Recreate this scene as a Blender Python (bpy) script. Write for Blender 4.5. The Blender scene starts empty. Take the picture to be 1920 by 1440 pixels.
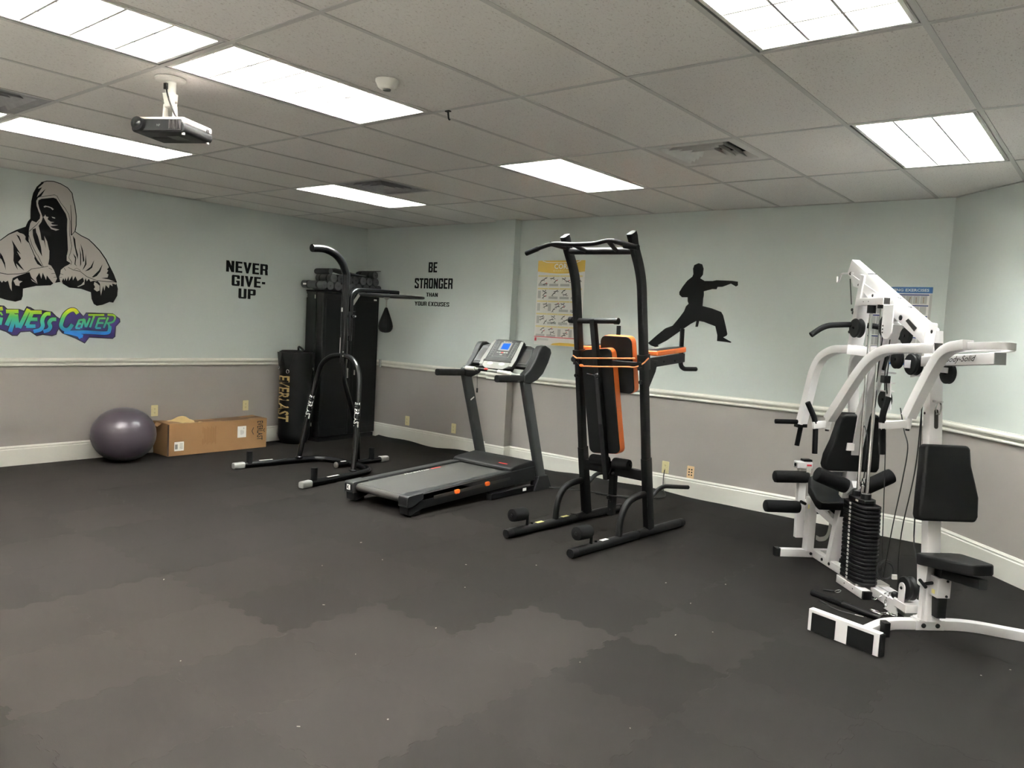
import bpy, bmesh, math, random
from mathutils import Vector, Matrix, geometry
V = Vector
random.seed(7)
scene = bpy.context.scene
col = scene.collection

# ------------------------------------------------------------------ camera
CAM = V((6.17175, -0.63157, 1.52719))
YAW, PITCH, ROLL = -0.67665, -0.07639, 0.0539
FPX = 1451.03
cam_d = bpy.data.cameras.new('camera'); cam = bpy.data.objects.new('camera', cam_d); col.objects.link(cam)
_f = V((math.sin(YAW)*math.cos(PITCH), math.cos(YAW)*math.cos(PITCH), math.sin(PITCH)))
_r = V((math.cos(YAW), -math.sin(YAW), 0)); _u = _r.cross(_f)
_r2 = math.cos(ROLL)*_r + math.sin(ROLL)*_u; _u2 = -math.sin(ROLL)*_r + math.cos(ROLL)*_u
M = Matrix((_r2, _u2, -_f)).transposed().to_4x4(); M.translation = CAM
cam.matrix_world = M
cam_d.sensor_fit = 'HORIZONTAL'; cam_d.sensor_width = 36.0; cam_d.lens = FPX/1920*36.0
cam_d.clip_start = 0.05; cam_d.clip_end = 60
scene.camera = cam

# ------------------------------------------------------------------ world, exposure
w = bpy.data.worlds.new('world'); scene.world = w; w.use_nodes = True
w.node_tree.nodes['Background'].inputs[0].default_value = (0.02, 0.02, 0.02, 1)
w.node_tree.nodes['Background'].inputs[1].default_value = 1.0
TUBE_STRENGTH = 42.0
vs = scene.view_settings
scene.display_settings.display_device = 'sRGB'
vs.view_transform = 'Standard'; vs.look = 'None'; vs.gamma = 1.0; vs.use_curve_mapping = False
vs.exposure = 2.9
cy = scene.cycles
cy.use_denoising = True
cy.max_bounces = 8; cy.diffuse_bounces = 6; cy.glossy_bounces = 3
cy.sample_clamp_indirect = 6.0
cy.caustics_reflective = False; cy.caustics_refractive = False

# ------------------------------------------------------------------ room numbers (metres)
U = 0.6096                      # ceiling module
H = 2.6612                      # ceiling height
XL, YW = -1.7195, 6.0420        # left wall, back wall
XC = 5.002                      # where the back wall meets the angled wall
XR, YB = 8.0, -3.4              # right wall, wall behind the camera
YA = YW - (XR - XC)             # end of the angled wall
RAIL0, RAIL1, BASE1 = 0.909, 0.986, 0.181

# ------------------------------------------------------------------ materials
MATS = {}
def mat(name, c=(.5,.5,.5), rough=.5, metal=0., spec=.5, noise=0., nscale=40., bump=0., bscale=200., emit=None, estr=0., coat=0., objcol=False, detail=3.):
    m = bpy.data.materials.new(name); m.use_nodes = True; MATS[name] = m
    nt = m.node_tree; b = nt.nodes['Principled BSDF']; L = nt.links
    b.inputs['Base Color'].default_value = (*c, 1); b.inputs['Roughness'].default_value = rough
    b.inputs['Metallic'].default_value = metal; b.inputs['Specular IOR Level'].default_value = spec
    b.inputs['Coat Weight'].default_value = coat
    tc = nt.nodes.new('ShaderNodeTexCoord')
    src = None
    if objcol:
        oi = nt.nodes.new('ShaderNodeObjectInfo'); src = oi.outputs['Color']
    if noise or objcol:
        n = nt.nodes.new('ShaderNodeTexNoise'); n.inputs['Scale'].default_value = nscale; n.inputs['Detail'].default_value = detail
        g = nt.nodes.new('ShaderNodeNewGeometry') if objcol else None
        L.new((g.outputs['Position'] if objcol else tc.outputs['Object']), n.inputs['Vector'])
        mr = nt.nodes.new('ShaderNodeMapRange'); mr.inputs[3].default_value = 1-noise; mr.inputs[4].default_value = 1+noise
        L.new(n.outputs['Fac'], mr.inputs[0])
        mx = nt.nodes.new('ShaderNodeMix'); mx.data_type = 'RGBA'; mx.blend_type = 'MULTIPLY'; mx.inputs['Factor'].default_value = 1
        if src: L.new(src, mx.inputs[6])
        else: mx.inputs[6].default_value = (*c, 1)
        L.new(mr.outputs[0], mx.inputs[7]); L.new(mx.outputs[2], b.inputs['Base Color'])
    if bump:
        n2 = nt.nodes.new('ShaderNodeTexNoise'); n2.inputs['Scale'].default_value = bscale; n2.inputs['Detail'].default_value = 2
        L.new(tc.outputs['Object'], n2.inputs['Vector'])
        bp = nt.nodes.new('ShaderNodeBump'); bp.inputs['Strength'].default_value = bump; bp.inputs['Distance'].default_value = .002
        L.new(n2.outputs['Fac'], bp.inputs['Height']); L.new(bp.outputs['Normal'], b.inputs['Normal'])
    if emit:
        b.inputs['Emission Color'].default_value = (*emit, 1); b.inputs['Emission Strength'].default_value = estr
    return m
def S(r, g, b):                 # sRGB 0..255 -> linear
    f = lambda v: ((v/255+.055)/1.055)**2.4 if v > 10 else v/255/12.92
    return (f(r), f(g), f(b))

mat('wall_upper', S(201,207,203), .62, spec=.3, noise=.015, nscale=6, bump=.12, bscale=160)
mat('wall_lower', S(154,148,144), .6, spec=.3, noise=.015, nscale=6, bump=.12, bscale=160)
mat('trim_paint', S(228,226,218), .38, noise=.02, nscale=8)
mat('grid_metal', S(200,198,194), .45, noise=.03, nscale=5)
mat('plenum', (.01,.01,.01), .9)
mat('fixture_white', S(238,238,232), .35)
mat('fixture_louver', S(206,206,202), .3)
mat('lamp_warm', (1,1,1), .4, emit=(1.0,.985,.965), estr=TUBE_STRENGTH)
mat('lamp_pink', (1,1,1), .4, emit=(1.0,.95,.965), estr=TUBE_STRENGTH)
mat('lamp_cool', (1,1,1), .4, emit=(.97,1.0,.99), estr=TUBE_STRENGTH)
mat('rubber_mat', (.05,.05,.05), .8, spec=.09, noise=.14, nscale=3.2, bump=.35, bscale=420, objcol=True, detail=6)
mat('bounce_floor', S(208,205,200), .5, noise=.05, nscale=3)
mat('subfloor', S(40,40,40), .9)
mat('vent_metal', S(216,214,210), .45, noise=.15, nscale=9)
mat('vent_dirty', S(158,156,158), .6, noise=.35, nscale=14)
mat('plastic_white', S(232,230,224), .4)
mat('outlet_ivory', S(216,206,160), .35)
mat('outlet_pink', S(222,190,150), .35)
mat('slot_dark', S(30,26,24), .6)
mat('black_metal', S(10,10,11), .26, noise=.1, nscale=30, spec=.45)
mat('black_satin', S(11,11,12), .5, spec=.26, bump=.1, bscale=600)
mat('black_cabinet', S(9,9,10), .42, spec=.26, noise=.08, nscale=4)
mat('black_vinyl', S(12,12,13), .55, spec=.22, bump=.25, bscale=300)
mat('black_foam', S(9,9,10), .85, spec=.2, bump=.5, bscale=500)
mat('black_plastic', S(12,12,13), .48, spec=.3, bump=.1, bscale=700)
mat('dark_plastic', S(28,29,30), .4, bump=.15, bscale=700)
mat('grey_plastic', S(120,122,122), .45)
mat('grey_cap', S(128,128,126), .5, bump=.2, bscale=400)
mat('silver_plastic', S(150,150,145), .45, spec=.3)
mat('tread_grey', S(58,60,60), .45, metal=.2, noise=.06, nscale=20)
mat('belt', S(50,49,46), .62, noise=.2, nscale=7, bump=.2, bscale=500)
mat('chrome', S(215,215,215), .12, metal=1)
mat('steel', S(190,188,182), .3, metal=.9)
mat('white_powder', S(220,217,218), .32, spec=.5, noise=.012, nscale=8)
mat('white_label', S(236,234,228), .45)
mat('yellow_label', S(224,214,140), .45)
mat('gold_print', S(150,130,84), .4, noise=.15, nscale=30)
mat('vinyl_black', S(9,9,10), .7, spec=.2)
mat('decal_grey', S(184,178,172), .6)
mat('decal_navy', S(42,22,92), .55)
mat('decal_black', S(20,14,28), .55)
mat('orange_vinyl', S(214,104,40), .48, bump=.15, bscale=300)
mat('orange_clip', S(222,96,28), .35, spec=.6)
mat('orange_cord', S(226,140,84), .6)
mat('ball', S(62,55,62), .32, spec=.5, noise=.05, nscale=5)
mat('cardboard', S(138,104,68), .8, noise=.09, nscale=5, bump=.2, bscale=90)
mat('cardboard_dark', S(100,74,50), .85, noise=.12, nscale=8)
mat('tape', S(60,42,30), .5)
mat('torn_paper', S(196,170,120), .8, noise=.1, nscale=20)
mat('print_black', S(30,24,20), .7)
mat('print_brown', S(120,84,46), .8)
mat('yoga_grey', S(66,67,68), .8, noise=.12, nscale=12)  # roll greys taken darker to carry the shade on the pile
mat('yoga_dark', S(50,51,53), .8, noise=.12, nscale=12)
mat('yoga_end', S(80,81,82), .85, noise=.2, nscale=60)
mat('paper_white', S(226,224,220), .5)
mat('poster_gold', S(206,168,62), .4)
mat('poster_cream', S(222,208,150), .5)
mat('poster_grey', S(176,174,172), .5)
mat('poster_red', S(196,44,58), .5)
mat('poster_blue', S(28,86,150), .4)
mat('poster_navy', S(30,48,110), .4)
mat('screen_blue', S(8,40,90), .6, spec=.05, emit=S(20,110,235), estr=.14)
mat('red_plastic', S(200,34,30), .4)
mat('projector_white', S(214,206,204), .4)
mat('projector_black', S(18,18,19), .5, spec=.3)
mat('lens', S(12,16,18), .15, spec=.4)
mat('cable', S(16,16,17), .5)
mat('scrap', S(130,128,118), .8)
mat('brass_foil', S(200,182,130), .35, metal=.6)
# ------------------------------------------------------------------ mesh tools
def fillet(pts, r, n=5, closed=False):
    pts = [V(p) for p in pts]; out = []
    N = len(pts)
    for i, p in enumerate(pts):
        if not closed and i in (0, N-1): out.append(p); continue
        a, b = pts[i-1], pts[(i+1) % N]
        da, db = (a-p), (b-p)
        d = min(r, da.length*.48, db.length*.48)
        if d < 1e-6: out.append(p); continue
        A = p+da.normalized()*d; B = p+db.normalized()*d
        for k in range(n+1):
            t = k/n
            out.append(A*(1-t)**2 + p*2*t*(1-t) + B*t*t)
    return out
def smooth_path(pts, n=6):      # Catmull-Rom through the points
    P = [V(p) for p in pts]; P = [P[0]*2-P[1]]+P+[P[-1]*2-P[-2]]; out = []
    for i in range(1, len(P)-2):
        for k in range(n):
            t = k/n; a, b, c, d = P[i-1:i+3]
            out.append(.5*((2*b)+(c-a)*t+(2*a-5*b+4*c-d)*t*t+(3*b-a-3*c+d)*t**3))
    out.append(P[-2]); return out
def ring(r, n=14): return [(r*math.cos(2*math.pi*k/n), r*math.sin(2*math.pi*k/n)) for k in range(n)]
def rrect(w, h, r=0., n=3):
    r = min(r, w/2, h/2)
    if r <= 0: return [(-w/2,-h/2),(w/2,-h/2),(w/2,h/2),(-w/2,h/2)]
    out = []
    for cx, cy, a0 in ((w/2-r,-h/2+r,-90),(w/2-r,h/2-r,0),(-w/2+r,h/2-r,90),(-w/2+r,-h/2+r,180)):
        for k in range(n+1):
            a = math.radians(a0+90*k/n); out.append((cx+r*math.cos(a), cy+r*math.sin(a)))
    return out
class MB:
    def __init__(s, M=None): s.v = []; s.f = []; s.m = []; s.M = M
    def add(s, vs, fs, m=0):
        o = len(s.v)
        s.v += [(s.M @ V(p)) if s.M else V(p) for p in vs]
        s.f += [tuple(o+i for i in f) for f in fs]; s.m += [m]*len(fs); return s
    def box(s, c, d, R=None, m=0):
        c = V(c); hx, hy, hz = d[0]/2, d[1]/2, d[2]/2
        P = [V((x*hx, y*hy, z*hz)) for x in (-1,1) for y in (-1,1) for z in (-1,1)]
        if R is not None: P = [R @ p for p in P]
        return s.add([c+p for p in P], [(0,1,3,2),(4,6,7,5),(0,4,5,1),(2,3,7,6),(0,2,6,4),(1,5,7,3)], m)
    def bb(s, a, b, m=0):
        a, b = V(a), V(b); return s.box((a+b)/2, [abs(b[i]-a[i]) for i in range(3)], None, m)
    def sweep(s, pts, prof, up=(0,0,1), caps=True, closed=False, scale=None, m=0):
        pts = [V(p) for p in pts]; N = len(pts); n = len(prof); vs = []
        tan = []
        for i in range(N):
            a = pts[i-1] if (i > 0 or closed) else pts[i]; b = pts[(i+1) % N] if (i < N-1 or closed) else pts[i]
            d1 = (pts[i]-a); d2 = (b-pts[i])
            t = (d1.normalized() if d1.length > 1e-9 else V((0,0,0)))+(d2.normalized() if d2.length > 1e-9 else V((0,0,0)))
            tan.append(t.normalized())
        up = V(up); x = tan[0].cross(up)
        if x.length < 1e-4: x = tan[0].cross(V((1,0,0)))
        x.normalize(); y = x.cross(tan[0]).normalized()
        for i in range(N):
            if i > 0:
                q = tan[i-1].rotation_difference(tan[i]); x = q @ x; y = q @ y
            # miter stretch
            k = 1.0
            if 0 < i < N-1:
                c = (pts[i]-pts[i-1]).normalized().dot(tan[i]); k = 1/max(c, .5)
            bend = V((0,0,0))
            if 0 < i < N-1:
                bend = (pts[i+1]-pts[i]).normalized()-(pts[i]-pts[i-1]).normalized()
            sc = scale[i] if scale else 1.
            for (a, b) in prof:
                o = x*a*sc+y*b*sc
                if bend.length > 1e-4:
                    bd = bend.normalized(); o = o+bd*(o.dot(bd))*(k-1)
                vs.append(pts[i]+o)
        fs = []
        R = range(N) if closed else range(N-1)
        for i in R:
            j = (i+1) % N
            for k in range(n):
                l = (k+1) % n
                fs.append((i*n+k, i*n+l, j*n+l, j*n+k))
        if caps and not closed:
            fs.append(tuple(range(n-1, -1, -1))); fs.append(tuple((N-1)*n+k for k in range(n)))
        return s.add(vs, fs, m)
    def tube(s, pts, r, n=12, m=0, scale=None, closed=False): return s.sweep(pts, ring(r, n), (0.01,0.02,1), m=m, scale=scale, closed=closed)
    def bar(s, a, b, w, h, up=(0,0,1), r=0., m=0): return s.sweep([a, b], rrect(w, h, r), up, m=m)
    def cyl(s, a, b, r, r2=None, n=20, m=0):
        return s.sweep([a, b], ring(r, n), (0.01,0.02,1), scale=[1, (r2/r if r2 is not None else 1)], m=m)
    def lathe(s, prof, c=(0,0,0), axis=(0,0,1), n=24, m=0):
        c = V(c); ax = V(axis).normalized(); x = ax.orthogonal().normalized(); y = ax.cross(x); vs = []; N = len(prof)
        for (r, z) in prof:
            r = max(r, 1e-5)
            for k in range(n):
                a = 2*math.pi*k/n; vs.append(c+ax*z+(x*math.cos(a)+y*math.sin(a))*r)
        fs = [(i*n+k, i*n+(k+1)%n, (i+1)*n+(k+1)%n, (i+1)*n+k) for i in range(N-1) for k in range(n)]
        fs += [tuple(range(n-1,-1,-1)), tuple((N-1)*n+k for k in range(n))]
        return s.add(vs, fs, m)
    def ball(s, c, r, n=20, q=12, m=0):
        r = (r, r, r) if not hasattr(r, '__len__') else r
        vs = [(c[0]+r[0]*math.sin(math.pi*j/q)*math.cos(2*math.pi*k/n), c[1]+r[1]*math.sin(math.pi*j/q)*math.sin(2*math.pi*k/n), c[2]+r[2]*math.cos(math.pi*j/q)) for j in range(1, q) for k in range(n)]
        fs = [(j*n+k, (j+1)*n+k, (j+1)*n+(k+1)%n, j*n+(k+1)%n) for j in range(q-2) for k in range(n)]
        o = len(vs); vs += [(c[0], c[1], c[2]+r[2]), (c[0], c[1], c[2]-r[2])]
        fs += [(o, k, (k+1)%n) for k in range(n)] + [(o+1, (q-2)*n+(k+1)%n, (q-2)*n+k) for k in range(n)]
        return s.add(vs, fs, m)
    def prism(s, poly, o, ex, ey, d, m=0):      # polygon in the ex/ey frame at o, thickness d along ex x ey
        o, ex, ey = V(o), V(ex), V(ey); nz = ex.cross(ey).normalized()*d; n = len(poly)
        if geometry.area_tri(V((0,0,0)), V((0,0,0)), V((0,0,0))) == 0 and sum(poly[i][0]*poly[(i+1)%n][1]-poly[(i+1)%n][0]*poly[i][1] for i in range(n)) < 0: poly = poly[::-1]
        a = [o+ex*x+ey*y for x, y in poly]; vs = a+[p+nz for p in a]
        tri = geometry.tessellate_polygon([[V((x, y, 0)) for x, y in poly]])
        fs = [tuple(t) for t in tri]+[tuple(n+i for i in reversed(t)) for t in tri]
        fs += [(i, (i+1)%n, n+(i+1)%n, n+i) for i in range(n)]
        return s.add(vs, fs, m)
    def text(s, body, o, ex, ey, w=None, h=None, bold=0., shear=0., d=.0012, align='C', m=0):
        """flat lettering, fitted to w x h, centred (or left) on o in the ex/ey plane"""
        c = bpy.data.curves.new('lettering', 'FONT'); c.body = body; c.size = 1; c.offset = bold; c.shear = shear; c.resolution_u = 2; c.space_character = 1+bold*1.6
        t = bpy.data.objects.new('lettering', c); col.objects.link(t)
        dg = bpy.context.evaluated_depsgraph_get(); me = t.evaluated_get(dg).to_mesh()
        P = [v.co.copy() for v in me.vertices]; F = [tuple(p.vertices) for p in me.polygons]
        t.evaluated_get(dg).to_mesh_clear(); bpy.data.objects.remove(t); bpy.data.curves.remove(c)
        x0 = min(p.x for p in P); x1 = max(p.x for p in P); y0 = min(p.y for p in P); y1 = max(p.y for p in P)
        sy = (h/(y1-y0)) if h else None; sx = (w/(x1-x0)) if w else None
        sx = sx or sy; sy = sy or sx
        o, ex, ey = V(o), V(ex).normalized(), V(ey).normalized(); nz = ex.cross(ey)*d
        ax = (x0+x1)/2 if align == 'C' else x0; ay = (y0+y1)/2
        top = [o+ex*((p.x-ax)*sx)+ey*((p.y-ay)*sy)+nz for p in P]
        return s.add(top, F, m)
    def build(s, name, mats, parent=None, bevel=0., smooth=38, seg=2, kind=None):
        me = bpy.data.meshes.new(name); me.from_pydata([tuple(v) for v in s.v], [], s.f)
        mats = mats if isinstance(mats, (list, tuple)) else [mats]
        for k in mats: me.materials.append(MATS[k])
        if len(mats) > 1: me.polygons.foreach_set('material_index', s.m)
        bm = bmesh.new(); bm.from_mesh(me); bmesh.ops.recalc_face_normals(bm, faces=bm.faces) if not getattr(s, 'flat', False) else None; bm.to_mesh(me); bm.free()
        if smooth:
            me.polygons.foreach_set('use_smooth', [True]*len(me.polygons)); me.set_sharp_from_angle(angle=math.radians(smooth))
        me.update()
        o = bpy.data.objects.new(name, me); col.objects.link(o)
        if parent is not None:
            o.parent = parent; o.matrix_parent_inverse = world_of(parent).inverted()
        if bevel:
            b = o.modifiers.new('bevel', 'BEVEL'); b.width = bevel; b.segments = seg; b.limit_method = 'ANGLE'; b.angle_limit = math.radians(40); b.harden_normals = False
        if kind: o['kind'] = kind
        return o
_W = {}
def world_of(o):
    return _W.get(o.name, Matrix())
def thing(name, label, cat, loc=(0,0,0), group=None):
    o = bpy.data.objects.new(name, None); col.objects.link(o); o.location = loc; o.empty_display_size = .1
    _W[o.name] = Matrix.Translation(V(loc))
    return tag(o, label, cat, group)
def tag(o, label, cat, group=None):
    o['label'] = label; o['category'] = cat
    if group: o['group'] = group
    return o
def struct(o): o['kind'] = 'structure'; return o
def dup(root, loc, label=None):
    r = root.copy(); col.objects.link(r); r.location = loc
    if label: r['label'] = label
    for ch in list(root.children):
        c = ch.copy(); col.objects.link(c); c.parent = r
        for g in list(ch.children):
            d = g.copy(); col.objects.link(d); d.parent = c
    return r
def frame(o, rz):                # local frame turned about z
    return Matrix.Translation(V(o)) @ Matrix.Rotation(rz, 4, 'Z')
def inside(P):                   # room outline half-planes (point, outward normal)
    return P
WALLS = [((XL,0,0),(-1,0,0)), ((0,YW,0),(0,1,0)), ((XC,YW,0),(.70711,.70711,0)), ((XR,0,0),(1,0,0)), ((0,YB,0),(0,-1,0))]
def clip_mesh(me, offset):
    """cut a mesh (placed at offset) by the room outline; returns False when nothing is left"""
    bm = bmesh.new(); bm.from_mesh(me)
    for p, n in WALLS:
        g = bm.verts[:]+bm.edges[:]+bm.faces[:]
        if not g: break
        r = bmesh.ops.bisect_plane(bm, geom=g, plane_co=V(p)-V(offset), plane_no=V(n), clear_outer=True)
        ed = [e for e in r['geom_cut'] if isinstance(e, bmesh.types.BMEdge)]
        if ed: bmesh.ops.holes_fill(bm, edges=ed)
    ok = len(bm.faces) > 0
    bm.to_mesh(me); bm.free(); return ok
def crosses(x0, x1, y0, y1):
    """0 inside, 1 cut by the outline, 2 outside"""
    r = 0
    for p, n in WALLS:
        d = [(x-p[0])*n[0]+(y-p[1])*n[1] for x in (x0, x1) for y in (y0, y1)]
        if min(d) >= -.004: return 2
        if max(d) > 0: r = 1
    return r
# ------------------------------------------------------------------ walls
def wall(name, a, b, thick=.12):
    """two-tone wall slab; the room is on the left of a->b"""
    a, b = V((*a, 0)), V((*b, 0)); d = (b-a).normalized(); n = V((d.y, -d.x, 0))*thick
    mid = (RAIL0+RAIL1)/2; z = [-.02, mid, H+.3]; mb = MB()
    P = [a+V((0,0,z[0])), b+V((0,0,z[0])), b+V((0,0,z[1])), a+V((0,0,z[1])), b+V((0,0,z[2])), a+V((0,0,z[2]))]
    Q = [p+n for p in P]
    mb.add(P+Q, [(0,1,2,3)], 0); k = 0
    mb.f += [(3,2,4,5), (6,9,8,7), (9,11,10,8), (0,6,7,1), (5,4,10,11), (0,3,9,6), (3,5,11,9), (1,7,8,2), (2,8,10,4)]
    mb.m += [1, 0, 1, 0, 1, 0, 1, 0, 1]
    return struct(mb.build(name, ['wall_lower', 'wall_upper'], smooth=0))
wall('wall_left', (XL, YW+.12), (XL, YB-.12))
wall('wall_back', (XC+.05, YW), (XL, YW))
wall('wall_angled', (XR, YA), (XC, YW))
wall('wall_right', (XR, YB), (XR, YA))
wall('wall_rear', (XL, YB), (XR, YB))
# pilaster on the back wall
PX0, PX1, PY = .552, .826, 5.936
mb = MB(); mid = (RAIL0+RAIL1)/2
mb.bb((PX0, PY, 0), (PX1, YW, mid), 0); mb.bb((PX0, PY, mid), (PX1, YW, H), 1)
struct(mb.build('wall_column', ['wall_lower', 'wall_upper'], smooth=0))
# chair rail and baseboard: a profile run along the walls (out, up)
RAILP = [(0,RAIL0),(.014,RAIL0),(.019,.915),(.019,.922),(.014,.927),(.007,.931),(.007,.941),(.020,.946),(.026,.955),(.026,.966),(.019,.976),(.012,.980),(.012,RAIL1),(0,RAIL1)]
BASEP = [(0,0),(.017,0),(.017,.148),(.012,.153),(.012,.160),(.015,.166),(.008,.176),(.006,BASE1),(0,BASE1)]
def run(name, path, prof):
    P = [V((*p, 0)) for p in path]; mb = MB(); N = len(P); n = len(prof); vs = []
    for i, p in enumerate(P):
        d1 = (P[i]-P[i-1]).normalized() if i else None; d2 = (P[i+1]-P[i]).normalized() if i < N-1 else None
        nn = [V((-d.y, d.x, 0)) for d in (d1, d2) if d is not None]
        o = nn[0] if len(nn) == 1 else (nn[0]+nn[1])/(1+nn[0].dot(nn[1]))
        vs += [p+o*a+V((0,0,b)) for a, b in prof]
    fs = [(i*n+k, i*n+(k+1)%n, (i+1)*n+(k+1)%n, (i+1)*n+k) for i in range(N-1) for k in range(n)]
    fs += [tuple(range(n)), tuple((N-1)*n+k for k in range(n-1,-1,-1))]
    mb.add(vs, fs); return struct(mb.build(name, 'trim_paint', smooth=25))
back = [(XC, YW), (PX1, YW), (PX1, PY), (PX0, PY), (PX0, YW), (XL, YW)]
for nm, pr in (('trim_', RAILP), ('baseboard_', BASEP)):
    T = nm == 'trim_'
    run('trim_1' if T else 'baseboard_left', [(XL, YW), (XL, YB)], pr)
    run('trim_2' if T else 'baseboard_back', back, pr)
    run('trim_3' if T else 'baseboard_angled', [(XR, YA), (XC, YW)], pr)
    run('trim_4' if T else 'baseboard_right', [(XR, YB), (XR, YA)], pr)
    run('trim_5' if T else 'baseboard_rear', [(XL, YB), (XR, YB)], pr)

# ------------------------------------------------------------------ floor: interlocking rubber mats
PIT = .575; FX0, FY0 = 4.277, 2.69; TH = .012
fl = MB()
fl.prism([(XL,YB),(XR,YB),(XR,YA),(XC,YW),(XL,YW)], (0,0,-.06), (1,0,0), (0,1,0), .06-TH-.001)
fl.bb((XL,YB,-TH-.001),(XR,FY0-6*PIT-.02,-.001),1)      # pale floor added out of view behind the camera to brighten the ceiling
floor = struct(fl.build('floor', ['subfloor', 'bounce_floor'], smooth=0))
def tabs(n=8, a=.017):          # puzzle edge from (0,0) to (PIT,0): offsets out of line
    out = []; st = PIT/n
    for k in range(n):
        s = 1 if k % 2 == 0 else -1; x = k*st; q = a*s
        if 0 < k < n: out.append((x, 0))
        out += [(x+.18*st, q*.15), (x+.10*st, q*.62), (x+.24*st, q), (x+.76*st, q), (x+.90*st, q*.62), (x+.82*st, q*.15)]
    return out
tb = tabs()
edge = [(0,0)]+tb
low = edge; right = [(PIT-y, x) for x, y in edge]
outline = [(x, y) for x, y in low]+right+[(x, y+PIT) for x, y in reversed(tb+[(PIT,0)])][:len(low)]
left = [(0-y, x) for x, y in reversed(tb+[(PIT,0)])]
outline = low + right + [(PIT, PIT)]+[(x, y+PIT) for x, y in reversed(tb)] + [(0, PIT)]+[(-y, x) for x, y in reversed(tb)]
mm = MB(); n = len(outline)
def shrink(poly, e):            # pull the outline in slightly so that a hairline joint shows
    out = []
    for i in range(len(poly)):
        a, b, c = V(poly[i-1]), V(poly[i]), V(poly[(i+1) % len(poly)])
        t = (c-a).normalized(); out.append((b.x-t.y*e, b.y+t.x*e))
    return out
o1 = shrink(outline, .0003); o2 = shrink(outline, .0006)
tri = geometry.tessellate_polygon([[V((*p, 0)) for p in o2]])
mm.add([(x, y, -TH) for x, y in o1]+[(x, y, -.0005) for x, y in o1]+[(x, y, 0) for x, y in o2],
       [tuple(2*n+i for i in t) for t in tri]+[(i, (i+1)%n, n+(i+1)%n, n+i) for i in range(n)]+[(n+i, n+(i+1)%n, 2*n+(i+1)%n, 2*n+i) for i in range(n)])
base_mat = mm.build('floor_mat', 'rubber_mat', floor, smooth=0)
mat_mesh = base_mat.data; bpy.data.objects.remove(base_mat)
rnd = random.Random(11)
# a few mats that are clearly greyer or darker in the photograph, by grid cell
TONE = {(-1,-1): .025, (0,-1): .014, (-1,0): .015, (0,0): .020, (1,-2): .016, (-3,-4): .029, (-4,-4): .027, (-2,-3): .023, (-3,-3): .026, (-2,-4): .024, (1,-1): .017, (-4,-3): .025, (-1,-3): .024, (-1,-2): .024, (-2,-2): .023}
for i in range(-12, 8):
    for j in range(-6, 7):
        x, y = FX0+i*PIT, FY0+j*PIT
        c = crosses(x-.02, x+PIT+.02, y-.02, y+PIT+.02)
        if c == 2: continue
        me = mat_mesh
        if c == 1:
            me = mat_mesh.copy()
            if not clip_mesh(me, (x, y, 0)): bpy.data.meshes.remove(me); continue
            if max(v.co.x for v in me.vertices)-min(v.co.x for v in me.vertices) < .03 or max(v.co.y for v in me.vertices)-min(v.co.y for v in me.vertices) < .03: continue
        o = bpy.data.objects.new('floor_mat', me); col.objects.link(o); o.parent = floor; o.location = (x, y, 0)
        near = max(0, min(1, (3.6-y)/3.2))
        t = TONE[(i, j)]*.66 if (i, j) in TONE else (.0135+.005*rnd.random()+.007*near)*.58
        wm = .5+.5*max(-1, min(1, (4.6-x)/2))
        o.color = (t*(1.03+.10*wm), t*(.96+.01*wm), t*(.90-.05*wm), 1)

# the mats curl up a little against the back baseboard
cur = MB(); xs = [-1.33+.06*k for k in range(92)]; P = []
for x in xs:
    y1 = (PY if PX0-.02 < x < PX1+.02 else YW)-.018
    hgt = max(.0, .020+.012*math.sin(3.1*x)+.010*math.sin(7.3*x+1)) * max(0., min(1., (3.6-x)/1.5))
    for y_, z_ in ((y1-.16, .0006), (y1-.07, .0006+hgt*.35), (y1, .0006+hgt), (y1, -.004)): P.append((x, y_, z_))
cur.add(P, [(i*4+k, (i+1)*4+k, (i+1)*4+k+1, i*4+k+1) for i in range(91) for k in range(3)])
o = cur.build('curled_mat_edge', 'rubber_mat', floor); o.color = (.0105,.0102,.0098,1)

# ------------------------------------------------------------------ ceiling: lay-in tiles on a 2 x 4 ft grid
cl = MB()
cl.prism([(XL-.1,YB-.1),(XR+.1,YB-.1),(XR+.1,YA+.1),(XC+.1,YW+.1),(XL-.1,YW+.1)], (0,0,H+.22), (1,0,0), (0,1,0), .06)
ceiling = struct(cl.build('ceiling', 'plenum', smooth=0))
# tile material: fissured mineral fibre
m = bpy.data.materials.new('ceiling_tile'); m.use_nodes = True; MATS['ceiling_tile'] = m
nt = m.node_tree; b = nt.nodes['Principled BSDF']; b.inputs['Roughness'].default_value = .9; b.inputs['Specular IOR Level'].default_value = .1
g = nt.nodes.new('ShaderNodeNewGeometry')
mp = nt.nodes.new('ShaderNodeMapping'); mp.inputs['Scale'].default_value = (1.0, .55, 1.0); nt.links.new(g.outputs['Position'], mp.inputs[0])
no = nt.nodes.new('ShaderNodeTexNoise'); no.inputs['Scale'].default_value = 150; no.inputs['Detail'].default_value = 2.5; no.inputs['Distortion'].default_value = .8
nt.links.new(mp.outputs[0], no.inputs['Vector'])
rp = nt.nodes.new('ShaderNodeValToRGB'); rp.color_ramp.elements[0].position = .30; rp.color_ramp.elements[1].position = .42
rp.color_ramp.elements[0].color = (*S(206,201,196), 1); rp.color_ramp.elements[1].color = (*S(238,236,233), 1)
nt.links.new(no.outputs['Fac'], rp.inputs[0])
oi = nt.nodes.new('ShaderNodeObjectInfo')
mx = nt.nodes.new('ShaderNodeMix'); mx.data_type = 'RGBA'; mx.blend_type = 'MULTIPLY'; mx.inputs['Factor'].default_value = 1
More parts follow.
